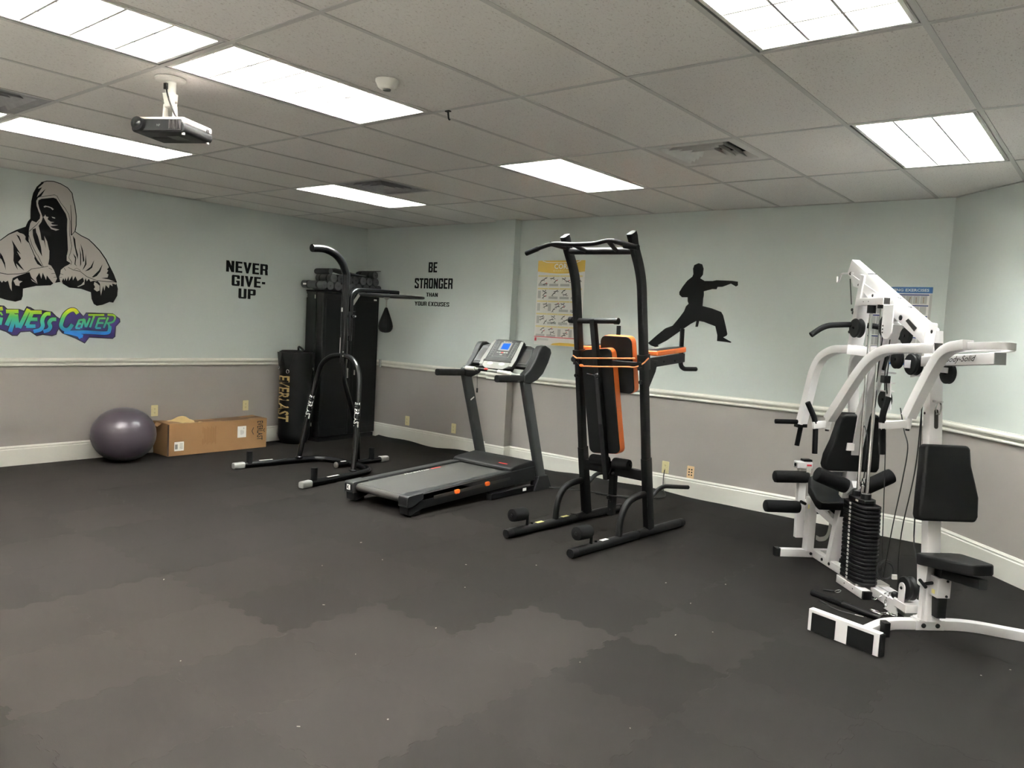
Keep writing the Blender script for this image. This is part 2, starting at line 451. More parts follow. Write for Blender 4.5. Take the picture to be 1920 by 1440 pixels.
nt.links.new(rp.outputs[0], mx.inputs[6]); nt.links.new(oi.outputs['Color'], mx.inputs[7]); nt.links.new(mx.outputs[2], b.inputs['Base Color'])
bp = nt.nodes.new('ShaderNodeBump'); bp.inputs['Strength'].default_value = .35; bp.inputs['Distance'].default_value = .0015
nt.links.new(rp.outputs[0], bp.inputs['Height']); nt.links.new(bp.outputs[0], b.inputs['Normal'])
LIGHTS = {}                      # (column, row) -> lamp tint
for k in (0, 4, 8):
    LIGHTS[(k, 0)] = 'lamp_warm'; LIGHTS[(k, 1)] = 'lamp_pink'; LIGHTS[(k, 3)] = 'lamp_cool'; LIGHTS[(k, -2)] = 'lamp_warm'  # the last row is behind the camera, added to brighten the room
LIGHTS[(8, 1)] = 'lamp_warm'
LIGHTS[(11, 0)] = 'lamp_warm'; LIGHTS[(11, -2)] = 'lamp_warm'  # extra lamps by the right wall, added out of view for light
VENTS = [(6, 3, 0), (1, 3, 0), (1, 0, 1)]   # column, row, which half
def tile_mesh(lx, ly):
    return MB().bb((.006-U/2 if lx == U else -lx/2+.006, -ly/2+.006, .004), (lx/2-.006, ly/2-.006, .018)).build('ceiling_tile', 'ceiling_tile', smooth=0)
t4 = tile_mesh(U, 2*U); t2 = tile_mesh(U, U); m4, m2 = t4.data, t2.data
bpy.data.objects.remove(t4); bpy.data.objects.remove(t2)
for k in range(-3, 14):
    for j in range(-3, 5):
        if (k, j) in LIGHTS: continue
        parts = [(m4, (j+.5)*2*U, 2*U)]
        for (vk, vj, hf) in VENTS:
            if (vk, vj) == (k, j): parts = [(m2, j*2*U+(1.5-hf)*U, U)]
        for me0, yc, ly in parts:
            xc = (k+.5)*U
            c = crosses(xc-U/2, xc+U/2, yc-ly/2, yc+ly/2)
            if c == 2: continue
            me = me0
            if c == 1:
                me = me0.copy()
                if not clip_mesh(me, (xc, yc, 0)): continue
            o = bpy.data.objects.new('ceiling_tile', me); col.objects.link(o); o.parent = ceiling; o.location = (xc, yc, H)
            t = 1-.05*rnd.random(); o.color = (t, t*(.985+.01*rnd.random()), t*(.97+.02*rnd.random()), 1)
BAR = [(-.012,0),(.012,0),(.012,.003),(.002,.003),(.002,.03),(-.002,.03),(-.002,.003),(-.012,.003)]
def runner(a, b):
    mb = MB(); mb.sweep([a, b], BAR, (0,0,1)); o = mb.build('grid_runner', 'grid_metal', ceiling, smooth=0)
    if not clip_mesh(o.data, (0,0,0)): bpy.data.objects.remove(o)
for k in range(-2, 14): runner((k*U, YB, H), (k*U, YW, H))
for j in range(-2, 5):
    for k in range(-3, 14):
        x0, x1 = max(k*U+.012, XL+.001), min((k+1)*U-.012, XR)
        if x1-x0 > .03: runner((x0, j*2*U, H), (x1, j*2*U, H))
for vk, vj, hf in VENTS: runner((vk*U+.012, (vj*2+1)*U, H), ((vk+1)*U-.012, (vj*2+1)*U, H))
ang = [(0,0),(.020,0),(.020,.002),(.002,.002),(.002,.02),(0,.02)]
run('wall_angle_trim', [(XR,YB),(XR,YA),(XC,YW),(PX1,YW),(PX1,PY),(PX0,PY),(PX0,YW),(XL,YW),(XL,YB)], [(a, b+H-.001) for a, b in ang])
bpy.data.objects['wall_angle_trim'].name = 'trim_6'
bpy.data.objects['trim_6'].data.materials[0] = MATS['grid_metal']

# ------------------------------------------------------------------ ceiling lights (2 x 4 troffers with parabolic louvers)
def make_light(lamp):
    W_, L_ = .566, 1.176
    r = thing('ceiling_light', '', 'ceiling light', (0,0,0), 'fluorescent ceiling lights')
    mb = MB(); a, b = W_/2, L_/2
    P = [(-a,-b,.004),(a,-b,.004),(a,b,.004),(-a,b,.004),(-a,-b,.168),(a,-b,.168),(a,b,.168),(-a,b,.168)]
    t = .003; Q = [(x*(1+t/a), y*(1+t/b), z+(t if z > .1 else 0)) for x, y, z in P]
    mb.add(P+Q, [(0,4,5,1),(1,5,6,2),(2,6,7,3),(3,7,4,0),(4,7,6,5),(8,9,13,12),(9,10,14,13),(10,11,15,14),(11,8,12,15),(12,13,14,15),(0,1,9,8),(1,2,10,9),(2,3,11,10),(3,0,8,11)])
    mb.build('housing', 'fixture_white', r, smooth=0)
    mb = MB(); z0, z1 = .001, .02
    for x0, x1, y0, y1 in ((-a,-a+.016,-b,b),(a-.016,a,-b,b),(-a+.016,a-.016,-b,-b+.016),(-a+.016,a-.016,b-.016,b)): mb.bb((x0,y0,z0),(x1,y1,z1))
    mb.build('frame', 'fixture_white', r, smooth=0)
    iw, il = W_-.032, L_-.032
    for k in (1, 2):
        x = -iw/2+iw*k/3
        MB().sweep([(x,-il/2,.004),(x,il/2,.004)], [(-.005,0),(.005,0),(.005,.003),(.002,.008),(.004,.045),(.013,.112),(-.013,.112),(-.004,.045),(-.002,.008),(-.005,.003)], (0,0,1)).build('louver_blade', 'fixture_louver', r, smooth=0)
    for k in range(1, 6):
        y = -il/2+il*k/6
        MB().sweep([(-iw/2,y,.004),(iw/2,y,.004)], [(-.005,0),(.005,0),(.005,.003),(.002,.008),(.003,.05),(.008,.108),(-.008,.108),(-.003,.05),(-.002,.008),(-.005,.003)], (0,0,1)).build('louver_blade', 'fixture_louver', r, smooth=0)
    for k in range(3):
        x = -iw/2+iw*(k+.5)/3
        MB().cyl((x,-il/2+.02,.140), (x,il/2-.02,.140), .013, n=10).build('lamp_tube', lamp, r)
    return r
protos = {}
LBL = {(0,1): 'fluorescent troffer light in the row over the hooded boxer decal', (4,0): 'large fluorescent troffer cut off by the top left corner of the picture',
       (4,1): 'fluorescent troffer light right beside the ceiling projector', (8,1): 'fluorescent troffer cut off by the top edge at right, nearest the camera',
       (0,3): 'farthest fluorescent troffer, touching the dusty vent near the corner', (4,3): 'fluorescent troffer light above the power tower', (8,3): 'fluorescent troffer light above the white home gym',
       (0,0): 'fluorescent troffer light at the left edge of the picture, only a corner in view'}
for (k, j), lamp in LIGHTS.items():
    loc = ((k+.5)*U, (j+.5)*2*U, H); lb = LBL.get((k, j)) or 'unseen fluorescent troffer added for light behind the camera, '+{(8,0): 'over the middle of the room beside the nearest visible one', (0,-2): 'far row by the left wall', (4,-2): 'far row in the middle', (8,-2): 'far row right of the middle', (11,0): 'near row by the right wall', (11,-2): 'far row by the right wall'}[(k, j)]
    if lamp not in protos:
        r = make_light(lamp); protos[lamp] = r; r.location = loc; r['label'] = lb
    else: dup(protos[lamp], loc, lb)
# ------------------------------------------------------------------ ceiling fittings
def air_vent(k, j, hf, label, dirty):
    cx, cy = (k+.5)*U, j*2*U+(.5+hf)*U
    r = thing('air_vent', label, 'air vent', (cx, cy, H), 'square ceiling diffusers')
    mt = 'vent_dirty' if dirty else 'vent_metal'
    MB().bb((cx-.297,cy-.297,H+.075),(cx+.297,cy+.297,H+.085)).build('plenum_box', 'plenum', r, smooth=0)
    def rng(a, za, b, zb, t=.002):
        mb = MB(); P = []
        for q, z in ((a, za), (b, zb), (b, zb+t), (a, za+t)):
            P += [(cx+sx*q, cy+sy*q, H+z) for sx, sy in ((-1,-1),(1,-1),(1,1),(-1,1))]
        f = []
        for l in range(4):
            for i in range(4): f.append((l*4+i, l*4+(i+1)%4, ((l+1)%4)*4+(i+1)%4, ((l+1)%4)*4+i))
        mb.add(P, f); return mb
    rng(.297, .004, .235, .004).build('frame', mt, r, smooth=0)
    for a, b, za, zb in ((.235,.197,.003,.042), (.180,.146,.002,.042), (.129,.096,.002,.042), (.079,.048,.002,.042)):
        rng(a, za, b, zb).build('louver_cone', mt, r, smooth=0)
    MB().box((cx,cy,H+.038),(.104,.104,.004)).build('center_plate', mt, r, smooth=0)
air_vent(6, 3, 0, 'white square diffuser vent in the ceiling right of the power tower', False)
air_vent(1, 3, 0, 'dusty grey square diffuser vent beside the farthest ceiling light', True)
air_vent(1, 0, 1, 'square diffuser vent at the left edge of the picture', True)
# smoke detector
c = V((3.265, 1.91, H))
r = thing('smoke_detector', 'round white smoke detector on the ceiling right of the projector', 'smoke detector', c)
MB().lathe([(.056,-.001),(.056,-.010),(.052,-.016),(.044,-.034),(.034,-.042),(.02,-.044)], c, n=32).build('body', 'plastic_white', r)
MB().lathe([(.020,-.043),(.019,-.050),(.010,-.052)], c, n=24).build('sensor_grille', 'grey_plastic', r)
mb = MB()
for a in range(0, 360, 30):
    d = V((math.cos(math.radians(a)), math.sin(math.radians(a)), 0)); mb.cyl(c+d*.044+V((0,0,-.030)), c+d*.049+V((0,0,-.022)), .004, n=6)
pass
# small dark hook under a grid runner
c = V((3.159, 4*U+.003, H))
r = thing('ceiling_hook', 'small dark clip hanging from the ceiling grid right of the troffer', 'hook', c)
MB().box(c+V((0,0,-.004)), (.03,.02,.006)).build('clip', 'black_satin', r, bevel=.001)
MB().tube(smooth_path([c+V((0,0,-.005)), c+V((.004,0,-.03)), c+V((.008,0,-.045)), c+V((.016,0,-.05))]), .005, n=8).build('hook_wire', 'black_satin', r)
# projector on its ceiling mount
c = V((2.290, 1.345, H))
r = thing('projector', 'black and white video projector hanging from a white ceiling mount', 'projector', c)
mount = MB().lathe([(.074,-.001),(.074,-.006),(.068,-.012),(.03,-.016),(.027,-.02)], c, n=32).build('ceiling_plate', 'plastic_white', r)
MB().lathe([(.027,-.016),(.026,-.085)], c, n=24).build('drop_tube', 'plastic_white', r)
fx = V((.776,.631,0)); fy = V((-.624,.777,0))        # across / away from the camera
def L(a, b, z): return c+fx*a+fy*b+V((0,0,z))
MB().box(L(-.010,-.027,-.045), (.022,.006,.03), Matrix.Rotation(.683,3,'Z')).build('cable_slot', 'slot_dark', r)
mb = MB(); mb.sweep([L(0,0,-.075),L(.004,0,-.14)], rrect(.058,.05,.006), (-.6,.78,0), scale=[1.05,.8]); mb.build('knuckle', 'plastic_white', r, bevel=.002)
for sx in (-1, 1):
    MB().prism([(-.02,-.13),(.02,-.13),(.032,-.205),(-.032,-.205)], L(sx*.024,0,0), fy, (0,0,1), .004).build('tilt_bracket', 'plastic_white', r, bevel=.0008)
for z in (-.128,-.118): pass
MB().cyl(L(-.036,-.006,-.118), L(.036,-.006,-.118), .006, n=10).build('bolt', 'steel', r)
mb = MB(); mb.bb((-.001,-.001,-.001),(.001,.001,.001)); 
RZ = Matrix.Rotation(.683+.0,4,'Z')
spid = MB()
spid.lathe([(.05,-.200),(.052,-.207),(.04,-.212)], L(.0,.0,0), n=28)
for a in (20, 120, 195, 300):
    d = fx*math.cos(math.radians(a))+fy*math.sin(math.radians(a)); spid.bar(L(0,0,-.209), L(0,0,-.212)+d*.105, .018, .005, (0,0,1))
spid.build('mount_spider', 'plastic_white', r, bevel=.001)
# projector body (hangs upside down), turned a little
pr = math.radians(-12)
PM = Matrix.Translation(L(.012,.01,0)) @ Matrix.Rotation(.683+pr,4,'Z')
bw, bd = .295, .235
body = MB(PM); body.sweep([(0,-bd/2,-.262),(0,bd/2,-.262)], rrect(bw,.052,.02,4), (0,0,1)); body.build('lower_shell', 'projector_black', r, bevel=.006, seg=3)
up = MB(PM); up.sweep([(0,-bd/2+.004,-.230),(0,bd/2-.004,-.230)], rrect(bw-.004,.034,.012,3), (0,0,1)); us = up.build('upper_shell', 'projector_white', r, bevel=.004)
face = MB(PM); face.box((0,-bd/2-.003,-.254), (bw-.03,.008,.056)); face.build('front_panel', 'projector_black', r, bevel=.003)
lens = MB(PM); lens.cyl((-.095,-bd/2-.028,-.252), (-.095,-bd/2+.01,-.252), .033, n=28); ln = lens.build('lens_barrel', 'projector_black', r)
MB(PM).lathe([(.022,0),(.014,.006),(.001,.009)], (-.095,-bd/2-.027,-.252), (0,-1,0)).build('lens_glass', 'lens', ln)
gl = MB(PM)
for k in range(6): gl.box((.07+.011*k,-bd/2-.008,-.252), (.005,.004,.04))
gl.build('vent_grille', 'slot_dark', r)
MB(PM).text('NP', (.01,-bd/2-.0072,-.256), (1,0,0), (0,0,1), h=.011).build('logo', 'grey_plastic', r, smooth=0)
sd = MB(PM); sd.box((bw/2-.0005,.075,-.236), (.004,.02,.016)); sd.build('side_port', 'slot_dark', r)
hatch = MB(PM); hatch.box((-.06,.0,-.2885), (.09,.03,.002)); hatch.build('filter_hatch', 'slot_dark', r)
hb = MB(PM); hb.box((.03,.0,-.2886), (.07,.09,.0016)); hb.build('lamp_cover', 'dark_plastic', r, bevel=.0006)
for q in ((.13,-.10),(.13,.10)): MB(PM).cyl((q[0],q[1],-.286), (q[0],q[1],-.296), .008, n=12).build('foot', 'plastic_white', r)
MB().tube(smooth_path([L(-.008,-.03,-.03), L(.0,-.034,-.08), L(.02,-.032,-.14), L(.045,-.02,-.195), L(.07,.03,-.212), L(.09,.1,-.225)]), .004, n=8).build('cable', 'cable', r)
# ------------------------------------------------------------------ outlets
def outlet(o, ex, label, kind='duplex', z=None):
    """cover plate; ex runs along the wall to the right, ez up, out = ex x ez reversed"""
    o = V(o); ex = V(ex); ez = V((0,0,1)); out = ex.cross(ez)
    r = thing('power_outlet' if kind != 'jack' else 'wall_jack', label, 'outlet', o, 'wall plates')
    m = 'outlet_ivory' if kind != 'jack' else 'outlet_pink'
    MB().prism(rrect(.072,.116,.006,2), o, ex, ez, .006).build('cover_plate', m, r, bevel=.0015)
    if kind == 'duplex':
        for s in (-1, 1):
            q = o+ez*s*.0195+out*.006
            rec = MB().prism([(.0165*math.cos(a*math.pi/8), max(-.0125, min(.0125, .0165*math.sin(a*math.pi/8)))) for a in range(16)], q, ex, ez, .0022).build('receptacle', m, r)
            sl = MB()
            for x, h in ((-.006,.009),(.006,.007)): sl.prism(rrect(.0022,h), q+out*.0021+ex*x+ez*.002, ex, ez, .0006)
            sl.prism([(.0025*math.cos(a*math.pi/4), .0025*math.sin(a*math.pi/4)) for a in range(8)], q+out*.0021-ez*.007, ex, ez, .0006)
            sl.build('slots', 'slot_dark', rec, smooth=0)
        MB().cyl(o+out*.005, o+out*.0072, .003, n=10).build('screw', 'steel', r)
    elif kind == 'jack':
        for x in (-.013, .013):
            for z in (-.026, 0, .026): MB().prism(rrect(.014,.013), o+out*.0055+ex*x+ez*z, ex, ez, .0012).build('jack_port', 'slot_dark', r, smooth=0)
    return r
LX = (0,1,0); BX = (1,0,0)
outlet((XL+.0005,3.283,.437), LX, 'ivory outlet on the left wall above the cardboard box near the ball')
outlet((XL+.0005,4.339,.442), LX, 'ivory outlet on the left wall between box and punching bag')
outlet((-.826,YW-.0005,.265), BX, 'ivory outlet low on the back wall nearest the black cabinet')
outlet((-.033,YW-.0005,.268), BX, 'ivory outlet low on the back wall behind the treadmill upright')
outlet((2.753,YW-.0005,.246), BX, 'ivory outlet low on the back wall right of the power tower')
outlet((3.015,YW-.0005,.240), BX, 'beige plate with six black jack holes low on the back wall', 'jack')
# the scuffed end block of the chair rail beside the cabinet
r = tag(MB().box((-1.345,YW-.03,.946), (.03,.02,.10)).build('rail_end_block', 'vent_dirty', bevel=.002), 'small scuffed grey block on the chair rail beside the black cabinet', 'block')

# ------------------------------------------------------------------ vinyl lettering: a heavy condensed block face
_t, _w = .215, .60              # stem and letter width for a cap height of 1
def _r(x0, x1, y0, y1): return [(x0,y0),(x1,y0),(x1,y1),(x0,y1)]
_l, _rr = _r(0,_t,0,1), _r(_w-_t,_w,0,1); _b = .17; _m0, _m1 = .42, .58
_top, _bot, _mid = _r(.04,_w-.04,1-_b,1), _r(.04,_w-.04,0,_b), _r(.1,_w-.1,_m0,_m1)
_sl, _sr = _r(0,_t,.06,.94), _r(_w-_t,_w,.06,.94)
BLOCK = {
 'N': [_l,_rr,[(0,1),(_t,1),(_w,0),(_w-_t,0)]], 'E': [_l,_r(.1,.52,1-_b,1),_r(.1,.48,_m0,_m1),_r(.1,.52,0,_b)],
 'V': [[(-.02,1),(_t-.01,1),(.38,0),(.22,0)],[(_w+.02,1),(_w-_t+.01,1),(.22,0),(.38,0)]],
 'R': [_l,_top,_r(.1,_w-.05,.40,.56),_r(_w-_t,_w,.50,.94),[(_w-_t-.02,.46),(_w-.02,.46),(_w+.01,0),(_w-_t+.01,0)]],
 'G': [_sl,_top,_bot,_r(_w-_t,_w,.06,.50),_r(_w-_t,_w,.66,.94),_r(.33,_w,.36,.50)], 'I': [_l], 'U': [_r(0,_t,.06,1),_r(_w-_t,_w,.06,1),_bot],
 'P': [_l,_top,_r(.1,_w-.05,.38,.54),_r(_w-_t,_w,.44,.94)], '-': [_r(0,.26,.36,.58)],
 'B': [_l,_r(.05,_w-.06,1-_b,1),_r(.1,_w-.08,_m0,_m1),_r(.05,_w-.06,0,_b),_r(_w-_t,_w,.06,.46),_r(_w-_t-.01,_w-.01,.54,.94)],
 'S': [_top,_bot,[(.02,.62),(.2,.66),(.58,.40),(.42,.34)],_r(0,_t,.55,.94),_r(_w-_t,_w,.06,.45),_r(0,_t,.06,.30),_r(_w-_t,_w,.70,.94)],
 'T': [_r(-.02,.56,1-_b,1),_r(.27-_t/2,.27+_t/2,0,1)], 'O': [_sl,_sr,_top,_bot], 'H': [_l,_rr,_mid],
 'A': [[(-.03,0),(_t-.04,0),(.40,1),(.20,1)],[(_w+.03,0),(_w-_t+.04,0),(.20,1),(.40,1)],_r(.14,.46,.18,.33)],
 'Y': [_r(.30-_t/2,.30+_t/2,0,.5),[(-.03,1),(_t-.02,1),(.41,.42),(.19,.42)],[(_w+.03,1),(_w-_t+.02,1),(.19,.42),(.41,.42)]],
 'X': [[(-.03,1),(_t-.02,1),(_w+.03,0),(_w-_t+.02,0)],[(_w+.03,1),(_w-_t+.02,1),(-.03,0),(_t-.02,0)]],
 'C': [_sl,_top,_bot,_r(_w-_t,_w,.06,.34),_r(_w-_t,_w,.66,.94)], ' ': []}
ADV = {'I': .215, '-': .26, ' ': .22, 'E': .52, 'T': .54}
def block_word(body, c, ex, w_, h_):
    x = 0; polys = []
    for ch_ in body:
        polys += [[(x+px, py) for px, py in p] for p in BLOCK[ch_]]; x += ADV.get(ch_, _w)+.085
    x -= .085; c, ex = V(c), V(ex); n_ = ex.cross(V((0,0,1))); mb = MB()
    for i, p in enumerate(polys):   # every stroke lies a hair above the last, so that none coincide
        P = [c+ex*((px/x-.5)*w_)+V((0,0,(py-.5)*h_))+n_*(.0008+i*3e-5) for px, py in p]
        if (P[1]-P[0]).cross(P[2]-P[1]).dot(n_) < 0: P = P[::-1]
        mb.add(P, [(0,1,2,3)])
    mb.flat = True; return mb
# ------------------------------------------------------------------ vinyl lettering
def lettering(name, label, lines, o0, ex, lw, lh):
    r = thing(name, label, 'wall decal', o0)
    for body, c, w_, h_, b_ in lines: block_word(body, c, ex, w_, h_).build('word', 'vinyl_black', r, smooth=0)
    return r
lx = XL+.0006
lettering('wall_lettering', 'black vinyl words NEVER GIVE-UP on the left wall', [('NEVER', (lx,4.317,2.004), .525, .124, .085), ('GIVE-', (lx,4.338,1.853), .425, .120, .085), ('UP', (lx,4.322,1.713), .218, .112, .085)], (lx,4.32,1.65), LX, 0, 0)
by = YW-.0006
lettering('wall_lettering', 'black vinyl words BE STRONGER THAN YOUR EXCUSES on the back wall', [('BE', (-.502,by,2.163), .146, .122, .08), ('STRONGER', (-.482,by,1.970), .640, .124, .08), ('THAN', (-.496,by,1.834), .195, .048, .03), ('YOUR EXCUSES', (-.494,by,1.724), .585, .050, .02)], (-.49,by,1.69), BX, 0, 0)

# ------------------------------------------------------------------ traced decals: outlines are stored in wall metres
def flat(name, polys, mtl, parent, o, ex, lift):
    mb = MB()
    for i_, p in enumerate(polys):
        if len(p) < 3: continue
        tri = geometry.tessellate_polygon([[V((x, y, 0)) for x, y in p]])
        n_ = V(ex).cross(V((0,0,1))); P = [V(o)+V(ex)*x+V((0,0,1))*y+n_*(lift+i_*3e-5*(len(polys) < 60)) for x, y in p]
        mb.add(P, [tuple(t) for t in tri])
    mb.flat = True
    ob = mb.build(name, mtl, parent, smooth=0)
    # all faces look into the room
    n_ = V(ex).cross(V((0,0,1)))
    bm = bmesh.new(); bm.from_mesh(ob.data)
    bm.normal_update()
    fl_ = [f for f in bm.faces if f.normal.dot(n_) < 0]
    bmesh.ops.reverse_faces(bm, faces=fl_); bm.to_mesh(ob.data); bm.free()
    return ob
def strip(path, w, w1=None):     # a tapering pen stroke as a polygon
    P = [V(p).to_2d() if len(p) > 2 else V(p) for p in path]; N = len(P); a = []; b = []
    for i, p in enumerate(P):
        t = (P[min(i+1, N-1)]-P[max(i-1, 0)]).normalized(); n_ = V((-t.y, t.x))
        k = (w+(w1-w)*i/(N-1) if w1 is not None else w)/2
        a.append(tuple(p+n_*k)); b.append(tuple(p-n_*k))
    return a+b[::-1]
BOX_SIL = [(1.873,2.024),(1.942,2.084),(2.003,2.128),(2.074,2.169),(2.092,2.219),(2.112,2.248),(2.113,2.333),(2.12,2.408),(2.134,2.479),(2.163,2.542),(2.202,2.586),(2.246,2.607),(2.301,2.614),(2.361,2.603),(2.423,2.576),(2.462,2.533),(2.473,2.474),(2.487,2.422),(2.501,2.324),(2.501,2.242),(2.492,2.185),(2.487,2.183),(2.546,2.149),(2.614,2.122),(2.661,2.082),(2.72,2.023),(2.774,1.949),(2.804,1.891),(2.847,1.809),(2.878,1.731),(2.894,1.671),(2.889,1.602),(2.851,1.532),(2.815,1.536),(2.75,1.505),(2.697,1.493),(2.668,1.509),(2.647,1.557),(2.64,1.62),(2.551,1.647),(2.445,1.651),(2.389,1.683),(2.367,1.696),(2.348,1.693),(2.308,1.681),(2.285,1.661),(2.162,1.646),(2.056,1.614),(2.054,1.548),(2.043,1.511),(1.995,1.493),(1.926,1.504),(1.874,1.519),(1.854,1.529),(1.835,1.581),(1.84,1.675),(1.853,1.817),(1.86,1.923)]
BOX_BLACK = [[(2.112,2.248),(2.113,2.333),(2.119,2.408),(2.133,2.479),(2.162,2.542),(2.202,2.587),(2.224,2.589),(2.178,2.537),(2.175,2.526),(2.208,2.545),(2.178,2.492),(2.164,2.45),(2.237,2.536),(2.198,2.46),(2.173,2.443),(2.16,2.415),(2.163,2.373),(2.179,2.327),(2.194,2.292),(2.19,2.259),(2.161,2.221),(2.126,2.232),(2.112,2.206),(2.102,2.152),(2.1,2.098),(2.099,2.029),(2.086,2.041),(2.072,2.058),(2.074,2.084),(2.06,2.101),(2.045,2.107),(2.026,2.11),(2.007,2.121),(1.942,2.084),(1.873,2.021),(1.873,2.03),(1.937,2.091),(2.002,2.135),(2.074,2.172),(2.092,2.22)],[(2.178,2.423),(2.203,2.44),(2.252,2.453),(2.302,2.466),(2.327,2.46),(2.353,2.423),(2.384,2.373),(2.41,2.333),(2.423,2.286),(2.421,2.193),(2.427,2.083),(2.431,2.001),(2.423,1.951),(2.421,1.957),(2.421,1.901),(2.457,1.88),(2.433,1.862),(2.404,1.844),(2.37,1.81),(2.367,1.775),(2.356,1.74),(2.368,1.698),(2.348,1.693),(2.322,1.687),(2.339,1.727),(2.324,1.772),(2.31,1.807),(2.287,1.842),(2.263,1.852),(2.271,1.905),(2.272,1.978),(2.269,1.984),(2.251,2.063),(2.227,2.108),(2.243,1.992),(2.225,2.065),(2.205,2.068),(2.195,2.131),(2.18,2.194),(2.204,2.234),(2.214,2.273),(2.199,2.314),(2.184,2.354),(2.174,2.395)],[(2.131,2.155),(2.156,2.169),(2.161,2.132),(2.176,2.097),(2.201,2.003),(2.211,1.918),(2.176,1.984),(2.152,2.035),(2.134,2.102)],[(1.963,2.042),(1.982,2.013),(2.037,1.921),(2.006,1.945),(2.038,1.882),(2.003,1.918),(2.031,1.926),(2.007,1.932),(2.037,1.887),(2.008,1.915),(2.016,1.85),(2.066,1.777),(2.037,1.798),(1.999,1.836),(2.014,1.778),(1.991,1.818),(1.978,1.858),(1.98,1.947),(1.979,1.926),(1.977,1.989)],[(1.998,2.094),(2.022,2.081),(2.036,2.048),(2.039,2.014),(2.027,2.042),(2.012,2.072)],[(1.873,1.92),(1.892,1.891),(1.908,1.845),(1.887,1.864),(1.873,1.878)],[(1.873,1.901),(1.894,1.873),(1.912,1.834),(1.919,1.767),(1.905,1.816),(1.884,1.861),(1.873,1.871)],[(2.147,1.893),(2.172,1.847),(2.217,1.821),(2.206,1.841),(2.164,1.894),(2.15,1.929)],[(2.878,1.731),(2.894,1.671),(2.889,1.602),(2.851,1.532),(2.815,1.536),(2.75,1.505),(2.697,1.493),(2.668,1.509),(2.647,1.557),(2.64,1.62),(2.551,1.647),(2.445,1.651),(2.389,1.683),(2.381,1.708),(2.394,1.736),(2.403,1.713),(2.411,1.743),(2.422,1.712),(2.438,1.757),(2.444,1.716),(2.471,1.766),(2.477,1.722),(2.499,1.762),(2.519,1.719),(2.567,1.756),(2.579,1.715),(2.59,1.752),(2.602,1.722),(2.619,1.748),(2.636,1.722),(2.665,1.733),(2.7,1.724),(2.724,1.707),(2.727,1.641),(2.734,1.595),(2.753,1.688),(2.766,1.643),(2.777,1.699),(2.807,1.671),(2.815,1.708),(2.843,1.692),(2.839,1.719),(2.876,1.71)],[(1.848,1.658),(1.874,1.672),(1.889,1.655),(1.9,1.674),(1.915,1.663),(1.936,1.677),(1.952,1.613),(1.966,1.587),(1.964,1.661),(1.973,1.703),(2.005,1.721),(2.042,1.739),(2.107,1.768),(2.124,1.722),(2.173,1.671),(2.162,1.719),(2.189,1.769),(2.206,1.716),(2.217,1.772),(2.246,1.707),(2.251,1.75),(2.291,1.698),(2.308,1.681),(2.285,1.661),(2.162,1.646),(2.056,1.614),(2.054,1.548),(2.043,1.511),(1.995,1.493),(1.926,1.504),(1.874,1.519),(1.848,1.529)],[(2.473,2.14),(2.493,2.11),(2.502,2.029),(2.52,1.966),(2.517,1.921),(2.503,1.976),(2.485,2.056)],[(2.541,2.075),(2.564,2.012),(2.577,1.918),(2.566,1.898),(2.556,1.993)],[(2.53,2.038),(2.548,1.974),(2.549,1.879),(2.541,1.855),(2.539,1.974)],[(2.584,1.816),(2.635,1.863),(2.668,1.933),(2.649,1.856),(2.618,1.829)],[(2.647,1.765),(2.71,1.834),(2.746,1.901),(2.725,1.826),(2.693,1.781),(2.665,1.765)],[(2.475,1.976),(2.5,1.946),(2.504,1.929),(2.498,1.875),(2.515,1.853),(2.49,1.874),(2.495,1.928)],[(2.798,1.903),(2.878,1.734),(2.806,1.757),(2.735,1.763),(2.794,1.774),(2.802,1.805),(2.784,1.813),(2.799,1.842),(2.787,1.853),(2.804,1.873)],[(2.561,1.824),(2.583,1.883),(2.59,1.985),(2.597,1.884),(2.577,1.846)],[(2.665,1.721),(2.7,1.733),(2.721,1.713),(2.724,1.671),(2.712,1.701)]]
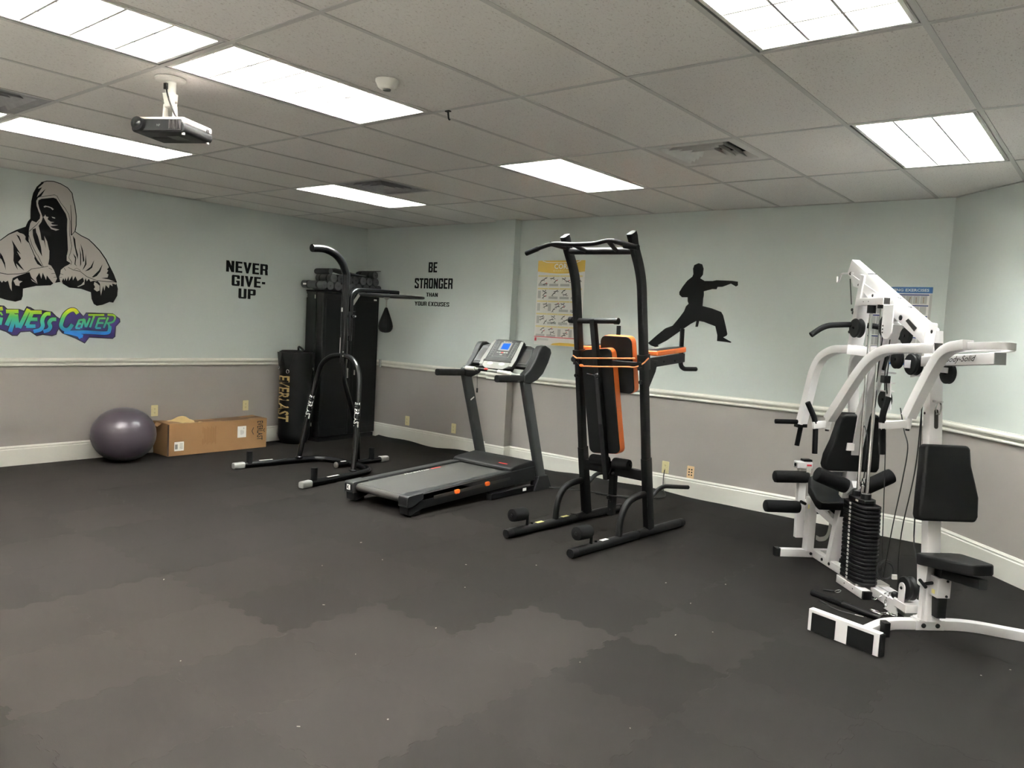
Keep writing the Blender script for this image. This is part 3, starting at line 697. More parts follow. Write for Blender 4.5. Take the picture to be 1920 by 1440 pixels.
BOX_LINES = [([(2.197,2.584),(2.246,2.607),(2.301,2.614),(2.361,2.603),(2.423,2.576),(2.462,2.533),(2.473,2.474),(2.487,2.422),(2.501,2.324),(2.501,2.242),(2.492,2.185)],0.007,0.008),([(2.487,2.183),(2.546,2.149),(2.614,2.122),(2.661,2.082),(2.72,2.023),(2.774,1.949),(2.804,1.891),(2.847,1.809),(2.878,1.731)],0.007,0.014),([(2.198,2.457),(2.252,2.475),(2.312,2.493),(2.332,2.485),(2.363,2.43),(2.404,2.382),(2.435,2.332),(2.446,2.273),(2.445,2.141),(2.464,2.043),(2.454,1.981),(2.439,1.936),(2.444,1.978),(2.439,1.928),(2.465,1.893),(2.457,1.864)],0.004,0.004),([(2.451,2.422),(2.458,2.307),(2.46,2.142)],0.003,0.01),([(2.46,2.142),(2.492,2.185)],0.005,0.005),([(2.103,2.133),(2.165,2.202),(2.187,2.237)],0.005,0.003),([(2.1,2.098),(2.127,2.011),(2.167,1.93),(2.172,1.931),(2.222,1.824)],0.004,0.004),([(2.098,2.045),(2.137,1.948),(2.144,1.929),(2.172,1.877)],0.006,0.006),([(1.863,1.742),(1.931,1.733),(2.015,1.743),(2.085,1.761),(2.123,1.797),(2.195,1.815),(2.262,1.834)],0.006,0.004),([(2.434,1.84),(2.481,1.819),(2.54,1.812),(2.601,1.767),(2.693,1.736),(2.786,1.733),(2.869,1.736)],0.004,0.006),([(2.487,1.826),(2.51,1.84),(2.546,1.819)],0.003,0.003),([(2.267,1.819),(2.296,1.806)],0.004,0.003),([(2.29,1.769),(2.324,1.775)],0.004,0.003),([(2.308,1.736),(2.336,1.742)],0.004,0.003),([(2.367,1.775),(2.393,1.768)],0.004,0.003),([(2.356,1.74),(2.382,1.742)],0.004,0.003),([(2.399,1.831),(2.413,1.807)],0.004,0.003)]
BOX_LIGHT = [[(2.22,2.373),(2.233,2.383),(2.263,2.381),(2.29,2.373),(2.305,2.361),(2.295,2.352),(2.278,2.368),(2.248,2.374),(2.224,2.365)],[(2.233,2.303),(2.241,2.285),(2.261,2.284),(2.253,2.263),(2.279,2.244),(2.311,2.244),(2.281,2.231),(2.294,2.22),(2.344,2.221),(2.304,2.209),(2.276,2.201),(2.294,2.19),(2.355,2.181),(2.324,2.168),(2.284,2.178),(2.254,2.214),(2.234,2.249),(2.218,2.279),(2.228,2.289)],[(2.286,2.291),(2.317,2.286),(2.317,2.277),(2.296,2.28)],[(2.666,1.652),(2.695,1.631),(2.719,1.643),(2.719,1.689),(2.694,1.711),(2.671,1.722),(2.665,1.697),(2.678,1.674)],[(1.978,1.68),(2.01,1.706),(2.021,1.683),(2.051,1.68),(2.027,1.66),(2.027,1.636),(1.995,1.64)],[(2.514,1.665),(2.551,1.686),(2.582,1.727),(2.579,1.691),(2.526,1.663)],[(2.118,1.709),(2.176,1.665),(2.129,1.689)],[(2.119,2.223),(2.155,2.22),(2.11,2.158)]]
KARATE = [(2.944,2.186),(2.982,2.175),(2.999,2.135),(2.996,2.08),(2.972,2.047),(3.017,2.023),(3.095,2.023),(3.133,2.031),(3.28,2.026),(3.337,2.019),(3.34,1.986),(3.322,1.975),(3.273,2.0),(3.196,1.971),(3.148,1.969),(3.14,1.948),(3.098,1.949),(3.017,1.928),(3.02,1.891),(3.016,1.861),(3.015,1.793),(3.055,1.785),(3.108,1.774),(3.201,1.744),(3.222,1.714),(3.256,1.613),(3.275,1.548),(3.269,1.533),(3.238,1.516),(3.271,1.5),(3.32,1.478),(3.312,1.47),(3.267,1.475),(3.18,1.479),(3.179,1.531),(3.153,1.612),(3.039,1.647),(2.992,1.654),(2.983,1.6),(2.957,1.599),(2.963,1.653),(2.908,1.623),(2.804,1.55),(2.672,1.455),(2.583,1.408),(2.591,1.394),(2.556,1.387),(2.504,1.4),(2.474,1.421),(2.562,1.5),(2.649,1.571),(2.724,1.6),(2.794,1.687),(2.831,1.739),(2.848,1.786),(2.873,1.811),(2.861,1.833),(2.858,1.87),(2.8,1.869),(2.771,1.893),(2.769,1.918),(2.799,1.968),(2.843,2.025),(2.891,2.062),(2.899,2.086),(2.892,2.136),(2.902,2.169)]
FIT_BLOB = [(1.808,1.445),(1.874,1.455),(1.906,1.453),(1.932,1.427),(2.028,1.429),(2.065,1.416),(2.087,1.458),(2.12,1.449),(2.153,1.429),(2.219,1.429),(2.299,1.418),(2.339,1.376),(2.365,1.358),(2.397,1.413),(2.443,1.453),(2.484,1.464),(2.526,1.444),(2.575,1.389),(2.599,1.425),(2.848,1.427),(2.919,1.377),(2.923,1.344),(2.882,1.297),(2.877,1.197),(2.851,1.174),(2.632,1.182),(2.59,1.124),(2.505,1.17),(2.387,1.218),(2.357,1.255),(2.346,1.23),(2.34,1.204),(2.3,1.188),(2.221,1.198),(2.171,1.185),(2.115,1.226),(2.039,1.218),(2.013,1.184),(1.97,1.184),(1.922,1.218),(1.875,1.235),(1.798,1.233),(1.777,1.285)]
FIT_BIG = [[(1.844,1.423),(1.818,1.275)],[(1.838,1.417),(1.895,1.427)],[(1.831,1.346),(1.859,1.353)],[(1.89,1.384),(1.877,1.377)],[(1.881,1.348),(1.869,1.282)],[(1.92,1.402),(2.02,1.406)],[(1.972,1.396),(1.925,1.278)],[(1.997,1.38),(1.953,1.222)],[(2.0,1.38),(2.013,1.26)],[(2.102,1.433),(2.026,1.257)],[(2.13,1.404),(2.085,1.277)],[(2.109,1.403),(2.211,1.407)],[(2.107,1.339),(2.175,1.342)],[(2.082,1.276),(2.159,1.278)],[(2.285,1.397),(2.248,1.394),(2.223,1.362),(2.215,1.325),(2.22,1.282),(2.198,1.247),(2.143,1.229)],[(2.334,1.348),(2.296,1.345),(2.274,1.314),(2.284,1.278),(2.267,1.246),(2.226,1.231)],[(2.523,1.409),(2.496,1.441),(2.455,1.438),(2.408,1.395),(2.383,1.331),(2.377,1.287),(2.404,1.256),(2.445,1.261),(2.477,1.306)],[(2.404,1.234),(2.475,1.22),(2.571,1.194)],[(2.427,1.229),(2.607,1.235),(2.787,1.231),(2.818,1.262),(2.821,1.301)],[(2.522,1.221),(2.553,1.177)]]
FIT_SMALL = [[(2.539,1.353),(2.507,1.272)],[(2.539,1.349),(2.578,1.354)],[(2.521,1.312),(2.554,1.315)],[(2.504,1.272),(2.546,1.27)],[(2.582,1.364),(2.553,1.273)],[(2.584,1.358),(2.595,1.281)],[(2.633,1.372),(2.599,1.281)],[(2.617,1.401),(2.766,1.407)],[(2.672,1.393),(2.634,1.282)],[(2.719,1.376),(2.687,1.277)],[(2.716,1.372),(2.779,1.375)],[(2.705,1.327),(2.76,1.329)],[(2.686,1.277),(2.737,1.279)],[(2.804,1.386),(2.762,1.28)],[(2.797,1.41),(2.854,1.408),(2.869,1.381),(2.849,1.343),(2.792,1.326)],[(2.805,1.327),(2.824,1.282)]]
lo = (XL, 0, 0)
r = thing('boxer_decal', 'black and grey decal of a hooded boxer pressing wrapped fists together', 'wall decal', (XL+.001,2.3,1.5))
flat('figure_fill', [BOX_SIL], 'decal_grey', r, lo, LX, .0008)
flat('figure_ink', BOX_BLACK+[strip(p, a, b) for p, a, b in BOX_LINES], 'vinyl_black', r, lo, LX, .0014)
flat('figure_highlights', BOX_LIGHT, 'decal_grey', r, lo, LX, .0034)
r = thing('fitness_decal', 'colourful graffiti lettering Fitness Center below the hooded boxer', 'wall decal', (XL+.001,2.3,1.13))
flat('outline', [BOX for BOX in [FIT_BLOB]], 'decal_black', r, lo, LX, .0008)
cx = sum(p[0] for p in FIT_BLOB)/len(FIT_BLOB); cz = sum(p[1] for p in FIT_BLOB)/len(FIT_BLOB)
def pull(poly, e):
    n_ = len(poly); A = sum(poly[i][0]*poly[(i+1)%n_][1]-poly[(i+1)%n_][0]*poly[i][1] for i in range(n_)); s_ = 1 if A > 0 else -1; out = []
    for i in range(n_):
        a, b, c_ = V(poly[i-1]), V(poly[i]), V(poly[(i+1)%n_]); t = (c_-a).normalized(); out.append((b.x-t.y*e*s_, b.y+t.x*e*s_))
    return out
flat('navy_fill', [pull(FIT_BLOB, .011)], 'decal_navy', r, lo, LX, .0013)  # navy ground printed behind the letters
m = bpy.data.materials.new('decal_gradient'); m.use_nodes = True; MATS['decal_gradient'] = m     # printed yellow-green-blue fade
nt = m.node_tree; b = nt.nodes['Principled BSDF']; b.inputs['Roughness'].default_value = .5
g = nt.nodes.new('ShaderNodeNewGeometry'); sx = nt.nodes.new('ShaderNodeSeparateXYZ'); nt.links.new(g.outputs['Position'], sx.inputs[0])
mr = nt.nodes.new('ShaderNodeMapRange'); mr.inputs[1].default_value = 1.20; mr.inputs[2].default_value = 1.455
nt.links.new(sx.outputs[2], mr.inputs[0])
rp = nt.nodes.new('ShaderNodeValToRGB'); e = rp.color_ramp.elements
e[0].position = .12; e[0].color = (*S(20,110,190),1); e[1].position = .98; e[1].color = (*S(220,214,20),1)
for p, c_ in ((.35, S(40,150,150)), (.62, S(70,170,90)), (.80, S(150,195,40))): q = e.new(p); q.color = (*c_, 1)
nt.links.new(mr.outputs[0], rp.inputs[0]); nt.links.new(rp.outputs[0], b.inputs['Base Color'])
def pen(path, w_): 
    P = smooth_path([(x, y, 0) for x, y in path], 5) if len(path) > 2 else [V((*p, 0)) for p in path]
    return strip([(p.x, p.y) for p in P], w_)
flat('letter_edges', [pen(p, .046) for p in FIT_BIG]+[pen(p, .028) for p in FIT_SMALL], 'decal_black', r, lo, LX, .0018)
flat('letters', [pen(p, .034) for p in FIT_BIG]+[pen(p, .019) for p in FIT_SMALL], 'decal_gradient', r, lo, LX, .0036)
tag(flat('karate_decal', [KARATE], 'vinyl_black', None, (0,YW,0), BX, .0012), 'black silhouette decal of a martial artist punching in a deep stance', 'wall decal')

# ------------------------------------------------------------------ posters
def rect(x0, x1, z0, z1): return [(x0,z0),(x1,z0),(x1,z1),(x0,z1)]
bo = (0,YW,0)
r = thing('core_poster', 'yellow and white CORE exercise poster on the back wall', 'poster', (1.39,YW,1.33))
x0, x1, z0, z1 = 1.086, 1.692, 1.330, 2.226
MB().bb((x0,YW-.0022,z0),(x1,YW-.0008,z1)).build('sheet', 'paper_white', r, smooth=0)
hdr = [(x0,z1),(x0,z1-.115)]+[(x0+(x1-x0)*k/10, z1-.115-.022*math.sin(math.pi*k/10)) for k in range(1,10)]+[(x1,z1-.115),(x1,z1)]
flat('header_band', [hdr], 'poster_gold', r, bo, BX, .0026)
flat('header_line', [strip([(x0+.06,z1-.004),(x0+.12,z1-.020),(x0+.30,z1-.024),(x0+.50,z1-.020),(x0+.55,z1-.004)], .007)], 'paper_white', r, bo, BX, .0030)
MB().text('CORE', (x0+.318,YW-.0032,z1-.062), BX, (0,0,1), w=.205, h=.056, bold=.035, d=.0001).build('title', 'paper_white', r, smooth=0)
MB().text('EXERCISES', (x0+.318,YW-.0032,z1-.108), BX, (0,0,1), w=.22, h=.02, bold=.01, d=.0001).build('subtitle', 'poster_cream', r, smooth=0)
pr = random.Random(5); bars = []; greys = []; dark = []; red = []
rows = 5; cw = (x1-x0-.03)/4
for q in range(rows):
    zt = z1-.155-q*.134
    for k in range(4):
        xa = x0+.012+k*cw; bars.append(rect(xa, xa+cw-.006, zt-.016, zt))
        sd = pr.random() < .5
        greys.append(rect(xa+.006, xa+.045, zt-.11, zt-.03) if sd else rect(xa+.006, xa+cw-.02, zt-.115, zt-.09))
        fx0 = xa+(.05 if sd else .02)
        for t in range(2+pr.randrange(2)):
            cx_, cz_ = fx0+.02+pr.random()*.06, zt-.035-t*.03-pr.random()*.008
            a = pr.uniform(-.5,.9)
            def pt(u_, v_): return (cx_+u_*math.cos(a)-v_*math.sin(a), cz_+u_*math.sin(a)+v_*math.cos(a))
            dark.append(strip([pt(-.028,0), pt(0,.003), pt(.012,.006)], .006, .010)); dark.append(strip([pt(.012,.006), pt(.026,-.004), pt(.04,.004)], .007, .004))
            dark.append(strip([pt(-.01,0), pt(-.014,-.016)], .004)); (red if pr.random() < .4 else dark).append(rect(cx_-.006+.02*math.cos(a), cx_+.006+.02*math.cos(a), cz_+.008, cz_+.018))
flat('panel_headings', bars, 'poster_cream', r, bo, BX, .0026)['kind'] = 'stuff'
flat('text_blocks', greys, 'poster_grey', r, bo, BX, .0026)['kind'] = 'stuff'
flat('exercise_figures', dark, 'print_black', r, bo, BX, .0030)['kind'] = 'stuff'
flat('exercise_gear', red, 'poster_red', r, bo, BX, .0032)['kind'] = 'stuff'
flat('red_rule', [rect(x0, x1, z0+.082, z0+.090), rect(x0+.006, x0+.032, z0+.04, z0+.074)], 'poster_red', r, bo, BX, .0026)
flat('footer_band', [[(x0+.22,z0+.004),(x0+.25,z0+.022),(x0+.34,z0+.034),(x0+.48,z0+.034),(x1,z0+.026),(x1,z0+.004)]], 'poster_gold', r, bo, BX, .0026)
flat('footer_text', [rect(x0+.045, x0+.19, z0+.05+.012*k, z0+.056+.012*k) for k in range(2)], 'poster_grey', r, bo, BX, .0026)

r = thing('stretching_poster', 'blue headed STRETCHING EXERCISES poster behind the white home gym', 'poster', (4.68,YW,1.377))
x0, x1, z0, z1 = 4.452, 4.905, 1.377, 1.987
MB().bb((x0,YW-.0022,z0),(x1,YW-.0008,z1)).build('sheet', 'paper_white', r, smooth=0)
flat('header_band', [rect(x0, x1, z1-.048, z1)], 'poster_blue', r, bo, BX, .0026)
MB().text('STRETCHING EXERCISES', ((x0+x1)/2+.004,YW-.0032,z1-.024), BX, (0,0,1), w=.395, h=.022, bold=.02, d=.0001).build('title', 'paper_white', r, smooth=0)
bars = []; dark = []; greys = []
for q in range(6):
    zt = z1-.056-q*.083
    bars.append(rect(x0+.01, x1-.022, zt-.010, zt))
    for k in range(8):
        xa = x0+.014+k*.051; greys.append(rect(xa, xa+.047, zt-.075, zt-.012))
        cx_, cz_ = xa+.024, zt-.045; a = pr.uniform(-.8,.8)
        dark.append(strip([(cx_,cz_-.022),(cx_+.004*a,cz_),(cx_+.008*a,cz_+.012)], .004)); dark.append(strip([(cx_+.006*a,cz_+.01),(cx_+.018*a,cz_+.02)], .003))
        dark.append(rect(cx_+.01*a-.003, cx_+.01*a+.003, cz_+.014, cz_+.021))
flat('panel_fields', greys, 'poster_grey', r, bo, BX, .0026)['kind'] = 'stuff'
flat('panel_headings', bars, 'poster_navy', r, bo, BX, .0028)['kind'] = 'stuff'
flat('exercise_figures', dark, 'print_brown', r, bo, BX, .0030)['kind'] = 'stuff'
flat('side_margin', [rect(x1-.018, x1, z0, z1-.052)], 'poster_grey', r, bo, BX, .0026)
flat('footer_band', [rect(x0, x1, z0, z0+.02)], 'poster_blue', r, bo, BX, .0028)
# ------------------------------------------------------------------ exercise ball
bc = V((-1.415, 2.835, 0)); br, bz = .291, .262
r = thing('exercise_ball', 'shiny dark purple-grey exercise ball on the floor by the left wall', 'exercise ball', bc)
prof = []
for k in range(49):
    a = -math.pi/2+math.pi*k/48
    q = .0035*(abs(math.sin(a*16))**8) if abs(a) < 1.25 else 0
    prof.append(((br-q)*max(math.cos(a), .0)**.94 if math.cos(a) > 0 else 0, (bz-q)*math.sin(a)))
ax = V((.25,-.22,1)).normalized()
ob = MB().lathe([(max(p[0],.001), p[1]) for p in prof], bc+V((0,0,bz)), (0,0,1), n=64).build('ball_skin', 'ball', r, smooth=60)
MB().lathe([(.011,0),(.011,.004),(.007,.006)], bc+V((br*.80,br*.52,bz-.02)), V((.84,.54,-.08)), n=16).build('valve_plug', 'grey_plastic', r)

# ------------------------------------------------------------------ long cardboard box
x0, x1, y0, y1, h = XL+.022, -1.395, 3.256, 4.410, .338
r = thing('cardboard_box', 'long brown cardboard box with shipping labels against the left wall', 'box', ((x0+x1)/2,(y0+y1)/2,0))
bd = MB(); nx, ny, nz = 6, 18, 6
def sag(x, y, z):
    u_ = (y-y0)/(y1-y0); top = z/h
    dz = -.020*top*math.sin(math.pi*u_)*(.4+.6*(1-(x-x0)/(x1-x0)))-.008*top*u_; dx = .006*math.sin(7*u_)*top*(1-abs(2*top-1))
    return V((x+dx, y+(.012*(1-top) if u_ < .01 else 0), z+dz))
def patch(mb, f, a, b):
    P = [f(i/a, j/b) for i in range(a+1) for j in range(b+1)]
    mb.add(P, [(i*(b+1)+j, (i+1)*(b+1)+j, (i+1)*(b+1)+j+1, i*(b+1)+j+1) for i in range(a) for j in range(b)])
L_ = lambda a, b, t: a+(b-a)*t
patch(bd, lambda s, t: sag(x1, L_(y0,y1,s), L_(.001,h,t)), ny, nz); patch(bd, lambda s, t: sag(x0, L_(y0,y1,s), L_(.001,h,t)), ny, nz)
patch(bd, lambda s, t: sag(L_(x0,x1,s), y0, L_(.001,h,t)), nx, nz); patch(bd, lambda s, t: sag(L_(x0,x1,s), y1, L_(.001,h,t)), nx, nz)
patch(bd, lambda s, t: sag(L_(x0,x1,s), L_(y0,y1,t), h), nx, ny); patch(bd, lambda s, t: sag(L_(x0,x1,s), L_(y0,y1,t), .001), nx, ny)
bmv = bd
ob = bd.build('carton', 'cardboard', r, smooth=20)
fx_ = x1+.0015
def on_front(y, z): return (fx_, y, z)
tp = MB(); tp.prism([(y0+.004,.004),(y0+.022,.004),(y0+.022,h-.01),(y0+.004,h-.01)], (fx_,0,0), LX, (0,0,1), .0008); tp.build('dark_tape', 'tape', r, smooth=0)
tp = MB(); tp.bb((x0+.01,y0+.02,h-.011),(x1-.01,y1-.42,h-.0098)); 
flat_top = MB(); patch(flat_top, lambda s, t: sag(L_(x0+.10,x1-.09,s), L_(y0+.28,y1-.01,t), h)+V((0,0,.0012)), 4, 16); flat_top.build('packing_tape', 'cardboard_dark', r)
fp = MB(); patch(fp, lambda s, t: sag(L_(x0+.02,x1-.01,s), L_(y0+.62,y1-.20,t), h)+V((0,0,.004+.010*math.sin(math.pi*s)*math.sin(math.pi*t))), 6, 8); fp.build('lifted_flap', 'cardboard_dark', r)
fp = MB(); patch(fp, lambda s, t: V((L_(x0+.04,x1-.03,s), L_(y0+.10,y0+.40,t), h-.012+.055*math.exp(-((t-.55)/.22)**2)*(.5+.5*math.sin(3*s+1))+.006*math.sin(9*t+5*s))), 8, 14); fp.build('torn_paper', 'torn_paper', r)
fp = MB(); patch(fp, lambda s, t: V((x1-.10-.12*s, y0-.002-.05*t*(1-.5*s), h-.006-.03*t)), 4, 4); fp.build('end_flap', 'cardboard', r)
en = MB(); en.prism([(0,.05),(.20,.05),(.20,.13),(0,.16)], (x0+.05,y0-.0015,0), (1,0,0), (0,0,1), .0005); 
def label(y, z, w_, hh, nm):
    g_ = MB().prism(rrect(w_,hh,.004,2), (fx_,y,z), LX, (0,0,1), .0008).build(nm, 'white_label', r, smooth=0); return g_
lb = label(3.386,.098,.102,.094,'barcode_label')
ln = MB(); q = random.Random(3); y_ = 3.344
while y_ < 3.372: w_ = q.choice((.001,.002,.003)); ln.prism(rrect(w_,.05), (fx_+.0009,y_,.095), LX, (0,0,1), .0003); y_ += w_+q.choice((.001,.002))
for k in range(6): ln.prism(rrect(.035,.003), (fx_+.0009,3.408,.128-.011*k), LX, (0,0,1), .0003)
ln.build('barcode', 'print_black', lb, smooth=0)
lb = label(4.100,.196,.105,.125,'shipping_label')
ln = MB(); ln.prism([(.007*math.cos(a),.007*math.sin(a)) for a in [k*math.pi/4 for k in range(8)]], (fx_+.0009,4.122,.235), LX, (0,0,1), .0003)
for k, w_ in enumerate((.05,.06,.04,.06,.03)): ln.prism(rrect(.004,w_), (fx_+.0009,4.085+.009*k,.19), LX, (0,0,1), .0003)
ln.build('label_print', 'poster_grey', lb, smooth=0)
ln = MB(); y_ = 3.640
for k in range(10): ln.prism(rrect(.0045,.19-.02*(k%3)), (fx_,3.645+.016*k,.185), LX, (0,0,1), .0004)
ln.build('printed_text', 'print_brown', r, smooth=0)
MB().text('EVERLAST', (fx_,4.325,.195), (0,0,-1), LX, w=.215, h=.072, bold=.02, d=.0006).build('brand_print', 'print_black', r, smooth=0)
ch = MB(); ch.prism(strip([(4.245,.235),(4.225,.195),(4.245,.155)], .008), (fx_,0,0), LX, (0,0,1), .0005); ch.prism(strip([(4.385,.215),(4.37,.195),(4.385,.175)], .008), (fx_,0,0), LX, (0,0,1), .0005); ch.build('brand_chevrons', 'print_black', r, smooth=0)

# ------------------------------------------------------------------ heavy punching bag standing on the floor
bc = V((-1.515, 4.862, 0)); R_ = .186; hb = 1.075
r = thing('punching_bag', 'black vinyl punching bag with gold lettering standing by the cabinet', 'punching bag', bc)
g_ = MB(); n = 48; prof = []
for k in range(41):
    z = hb*k/40; q = R_
    if k < 4: q = R_*(1-.22*((4-k)/4)**2)
    prof.append((q, z))
vs = []; fs = []
for i, (q, z) in enumerate(prof):
    for k in range(n):
        a = 2*math.pi*k/n; wr = 0
        if .45 < z < .95: wr = .0045*math.sin(46*z+3*math.sin(2*a)+5*math.sin(a*1.0))*math.exp(-((z-.72)/.17)**2)
        qq = (q+wr)*(1+.03*math.cos(2*a+.4)); vs.append(bc+V((qq*math.cos(a), qq*math.sin(a), z)))
fs = [(i*n+k, i*n+(k+1)%n, (i+1)*n+(k+1)%n, (i+1)*n+k) for i in range(40) for k in range(n)]; fs.append(tuple(range(n-1,-1,-1)))
g_.add(vs, fs); g_.build('bag_shell', 'black_vinyl', r, smooth=60)
MB().lathe([(R_-.004,hb),(R_-.02,hb+.012),(R_-.06,hb+.006),(.001,hb+.004)], bc, n=40).build('top_cover', 'black_vinyl', r)
mb = MB(); mb.tube([bc+V(((R_+.002)*math.cos(a), (R_+.002)*math.sin(a), hb-.005+.006*math.sin(3*a))) for a in [2*math.pi*k/48 for k in range(48)]], .006, n=8, closed=True); mb.build('rim_piping', 'black_satin', r)
dv = V((.82,-.57,0)); dl = V((-.57,-.82,0))            # towards the camera, to the left
for nm, ang_, z_ in (('hanging_strap', -62, .90), ('hanging_strap', 40, .93), ('hanging_strap', 165, .93), ('hanging_strap', 255, .93)):
    a = math.radians(ang_); c0 = V((math.cos(a), math.sin(a), 0)); t0 = V((-math.sin(a), math.cos(a), 0))
    b0 = bc+c0*(R_+.008)
    s_ = MB(); s_.prism([(-.075,hb-.01),(.075,hb-.01),(.02,z_-.03),(-.02,z_-.03)], b0, t0, (0,0,1), .006); st = s_.build(nm, 'black_satin', r, bevel=.002)
    MB().tube([b0+c0*.008+t0*.016*math.cos(q)+V((0,0,z_-.05+.022*math.sin(q))) for q in [2*math.pi*k/14 for k in range(14)]], .004, n=6, closed=True).build('d_ring', 'chrome', st)
mb = MB(); mb.tube(smooth_path([bc+V((-.10,.10,hb+.01)), bc+V((-.03,.05,hb+.05)), bc+V((.04,.02,hb+.055)), bc+V((.12,.03,hb+.012))]), .012, n=8); mb.build('top_strap', 'black_satin', r)
# lettering wraps the shell: bend a flat word around the cylinder
tx = MB(); tx.text('EVERLAST', (0,0,0), (0,-1,0), (1,0,0), w=.53, h=.17, bold=.02, d=0)
a0 = math.atan2(-.57,.82)-.80
tx.v = [bc+V(((R_*1.03+.004)*math.cos(a0+p.x/R_), (R_*1.03+.004)*math.sin(a0+p.x/R_), .530+p.y)) for p in [V(q) for q in tx.v]]
tx.build('brand_print', 'gold_print', r, smooth=0)

# ------------------------------------------------------------------ black storage cabinet in the corner
CZ = 1.815; ang_c = math.radians(3.6)
CM = Matrix.Translation(V((-1.350, 5.094, 0))) @ Matrix.Rotation(ang_c, 4, 'Z')    # local: x out of the front, y along the front, origin at front left foot
cw_, cd_ = .925, .300
r = thing('storage_cabinet', 'tall black two-door storage cabinet in the corner', 'cabinet', CM @ V((-.17,.46,0)))
b = MB(CM); b.bb((-cd_,0,.05),(-.125,cw_,CZ-.02)); b.build('carcass', 'black_cabinet', r, bevel=.006)
b = MB(CM); b.bb((-cd_-.004,-.006,CZ-.02),(.004,cw_+.004,CZ)); b.build('top_panel', 'black_cabinet', r, bevel=.006)
b = MB(CM); b.bb((-cd_+.01,.01,0),(-.02,cw_-.01,.05)); b.build('plinth', 'black_plastic', r)
for k in range(2):
    ya, yb = (.004, cw_/2-.004) if k == 0 else (cw_/2+.004, cw_-.004)
    d = MB(CM); d.bb((-.118,ya,.06),(0,yb,CZ-.028)); dr = d.build('door', 'black_cabinet', r, bevel=.010, seg=3)
    d = MB(CM); d.bb((.0005,ya+.045,.14),(.004,yb-.045,CZ-.10)); d.build('door_panel', 'black_cabinet', dr, bevel=.003)
    for z in (.20, .98, 1.735):
        if k == 0: hg = MB(CM); hg.cyl((-.135,ya-.010,z-.022), (-.135,ya-.010,z+.022), .006, n=10); hg.build('hinge_pin', 'steel', dr)
        else: hg = MB(CM); hg.cyl((-.135,yb+.008,z-.022), (-.135,yb+.008,z+.022), .006, n=10); hg.build('hinge_pin', 'steel', dr)
    if k == 0: 
        hd = MB(CM); hd.cyl((.004,yb-.05,.875), (.022,yb-.05,.875), .012, n=14); hd.bar((.018,yb-.05,.88), (.018,yb-.048,.765), .018, .010, (1,0,0), .004); hd.build('latch_handle', 'steel', dr, bevel=.002)
    else:
        hd = MB(CM); hd.bar((.012,ya+.06,.86), (.012,ya+.06,.80), .012, .012, (1,0,0)); hd.build('hasp', 'steel', dr, bevel=.001)
hg = MB(CM); hg.box((-.285,-.004,1.745), (.012,.006,.045)); hg.build('side_clip', 'steel', r, bevel=.001)
lb_ = MB(CM); lb_.box((.0008,cw_-.075,CZ-.072), (.0012,.05,.02)); lb_.build('maker_label', 'white_label', r)

# ------------------------------------------------------------------ rolled yoga mats stacked on the cabinet
def yoga(a, b_, rr, mtl, label, tailv=None, squash=1.):
    a, b_ = V(a), V(b_); ax = (b_-a).normalized(); r = thing('yoga_mat', label, 'yoga mat', a.lerp(b_, .5)-V((0,0,rr)), 'rolled yoga mats on the cabinet')
    xx = ax.cross(V((0,0,1))).normalized(); zz = xx.cross(ax)
    def spiral(r0, r1, turns, n_): return [((r0+(r1-r0)*k/n_)*math.cos(2*math.pi*turns*k/n_), (r0+(r1-r0)*k/n_)*math.sin(2*math.pi*turns*k/n_)) for k in range(n_+1)]
    MB().lathe([(rr*.97,0),(rr,.006),(rr,(b_-a).length-.006),(rr*.97,(b_-a).length)], a, ax, n=28).build('outer_wrap', mtl, r)
    for e_, s_ in ((b_, 1), (a, -1)):
        mb = MB(); sp = spiral(rr*.2, rr*.93, 3.2, 44)
        mb.sweep([e_+ax*s_*.001+xx*p[0]*1+zz*p[1] for p in sp], [(-.0035,-.003),(.0035,-.003),(.0035,.003),(-.0035,.003)], ax); mb.build('rolled_end', 'yoga_end', r)
    if tailv:
        MB().add([a+tailv[0], b_+tailv[0], b_+tailv[1], a+tailv[1]]+[p+V((0,0,.007)) for p in (a+tailv[0], b_+tailv[0], b_+tailv[1], a+tailv[1])], [(0,1,2,3),(4,7,6,5),(0,4,5,1),(1,5,6,2),(2,6,7,3),(3,7,4,0)]).build('loose_tail', mtl, r)
    for t in (.25, .72):
        c_ = a.lerp(b_, t); MB().lathe([(rr+.0005,-.012),(rr+.003,-.010),(rr+.003,.010),(rr+.0005,.012)], c_, ax, n=28).build('band', 'black_satin', r)
    return r
z0 = CZ+.002
ord_ = ['first', 'second', 'third', 'fourth', 'fifth', 'sixth', 'seventh', 'eighth']
Q = lambda x, y, z: CM @ V((x, y, z))
rr = .058
for k in range(8):
    y_ = .115+k*.1165
    xe = (.010,.018,.000,.022,-.004,.012,.004,-.01)[k]
    qa = Q(-.292,y_,z0+rr); yoga(qa, qa+V((.292+xe,0,0)), rr-.004, 'yoga_grey' if k % 3 else 'yoga_dark', f'grey rolled yoga mat, {ord_[k]} from the left in the bottom row on the cabinet')
yoga(Q(-.325,-.025,z0+rr+.006), Q(.005,.012,z0+rr), rr-.012, 'yoga_grey', 'grey rolled yoga mat with a white tag overhanging the left end of the cabinet')
tgm = MB(); c_ = Q(-.26,-.0665,z0+rr+.006)
bpy.data.objects[[o.name for o in bpy.data.objects if o.get('label', '').startswith('grey rolled yoga mat with a white tag')][0]]
tgo = [o for o in bpy.data.objects if o.get('label', '').startswith('grey rolled yoga mat with a white tag')][0]
tgm.box(c_, (.05,.003,.02), Matrix.Rotation(ang_c+.1,3,'Z')); tgm.build('tag', 'white_label', tgo)
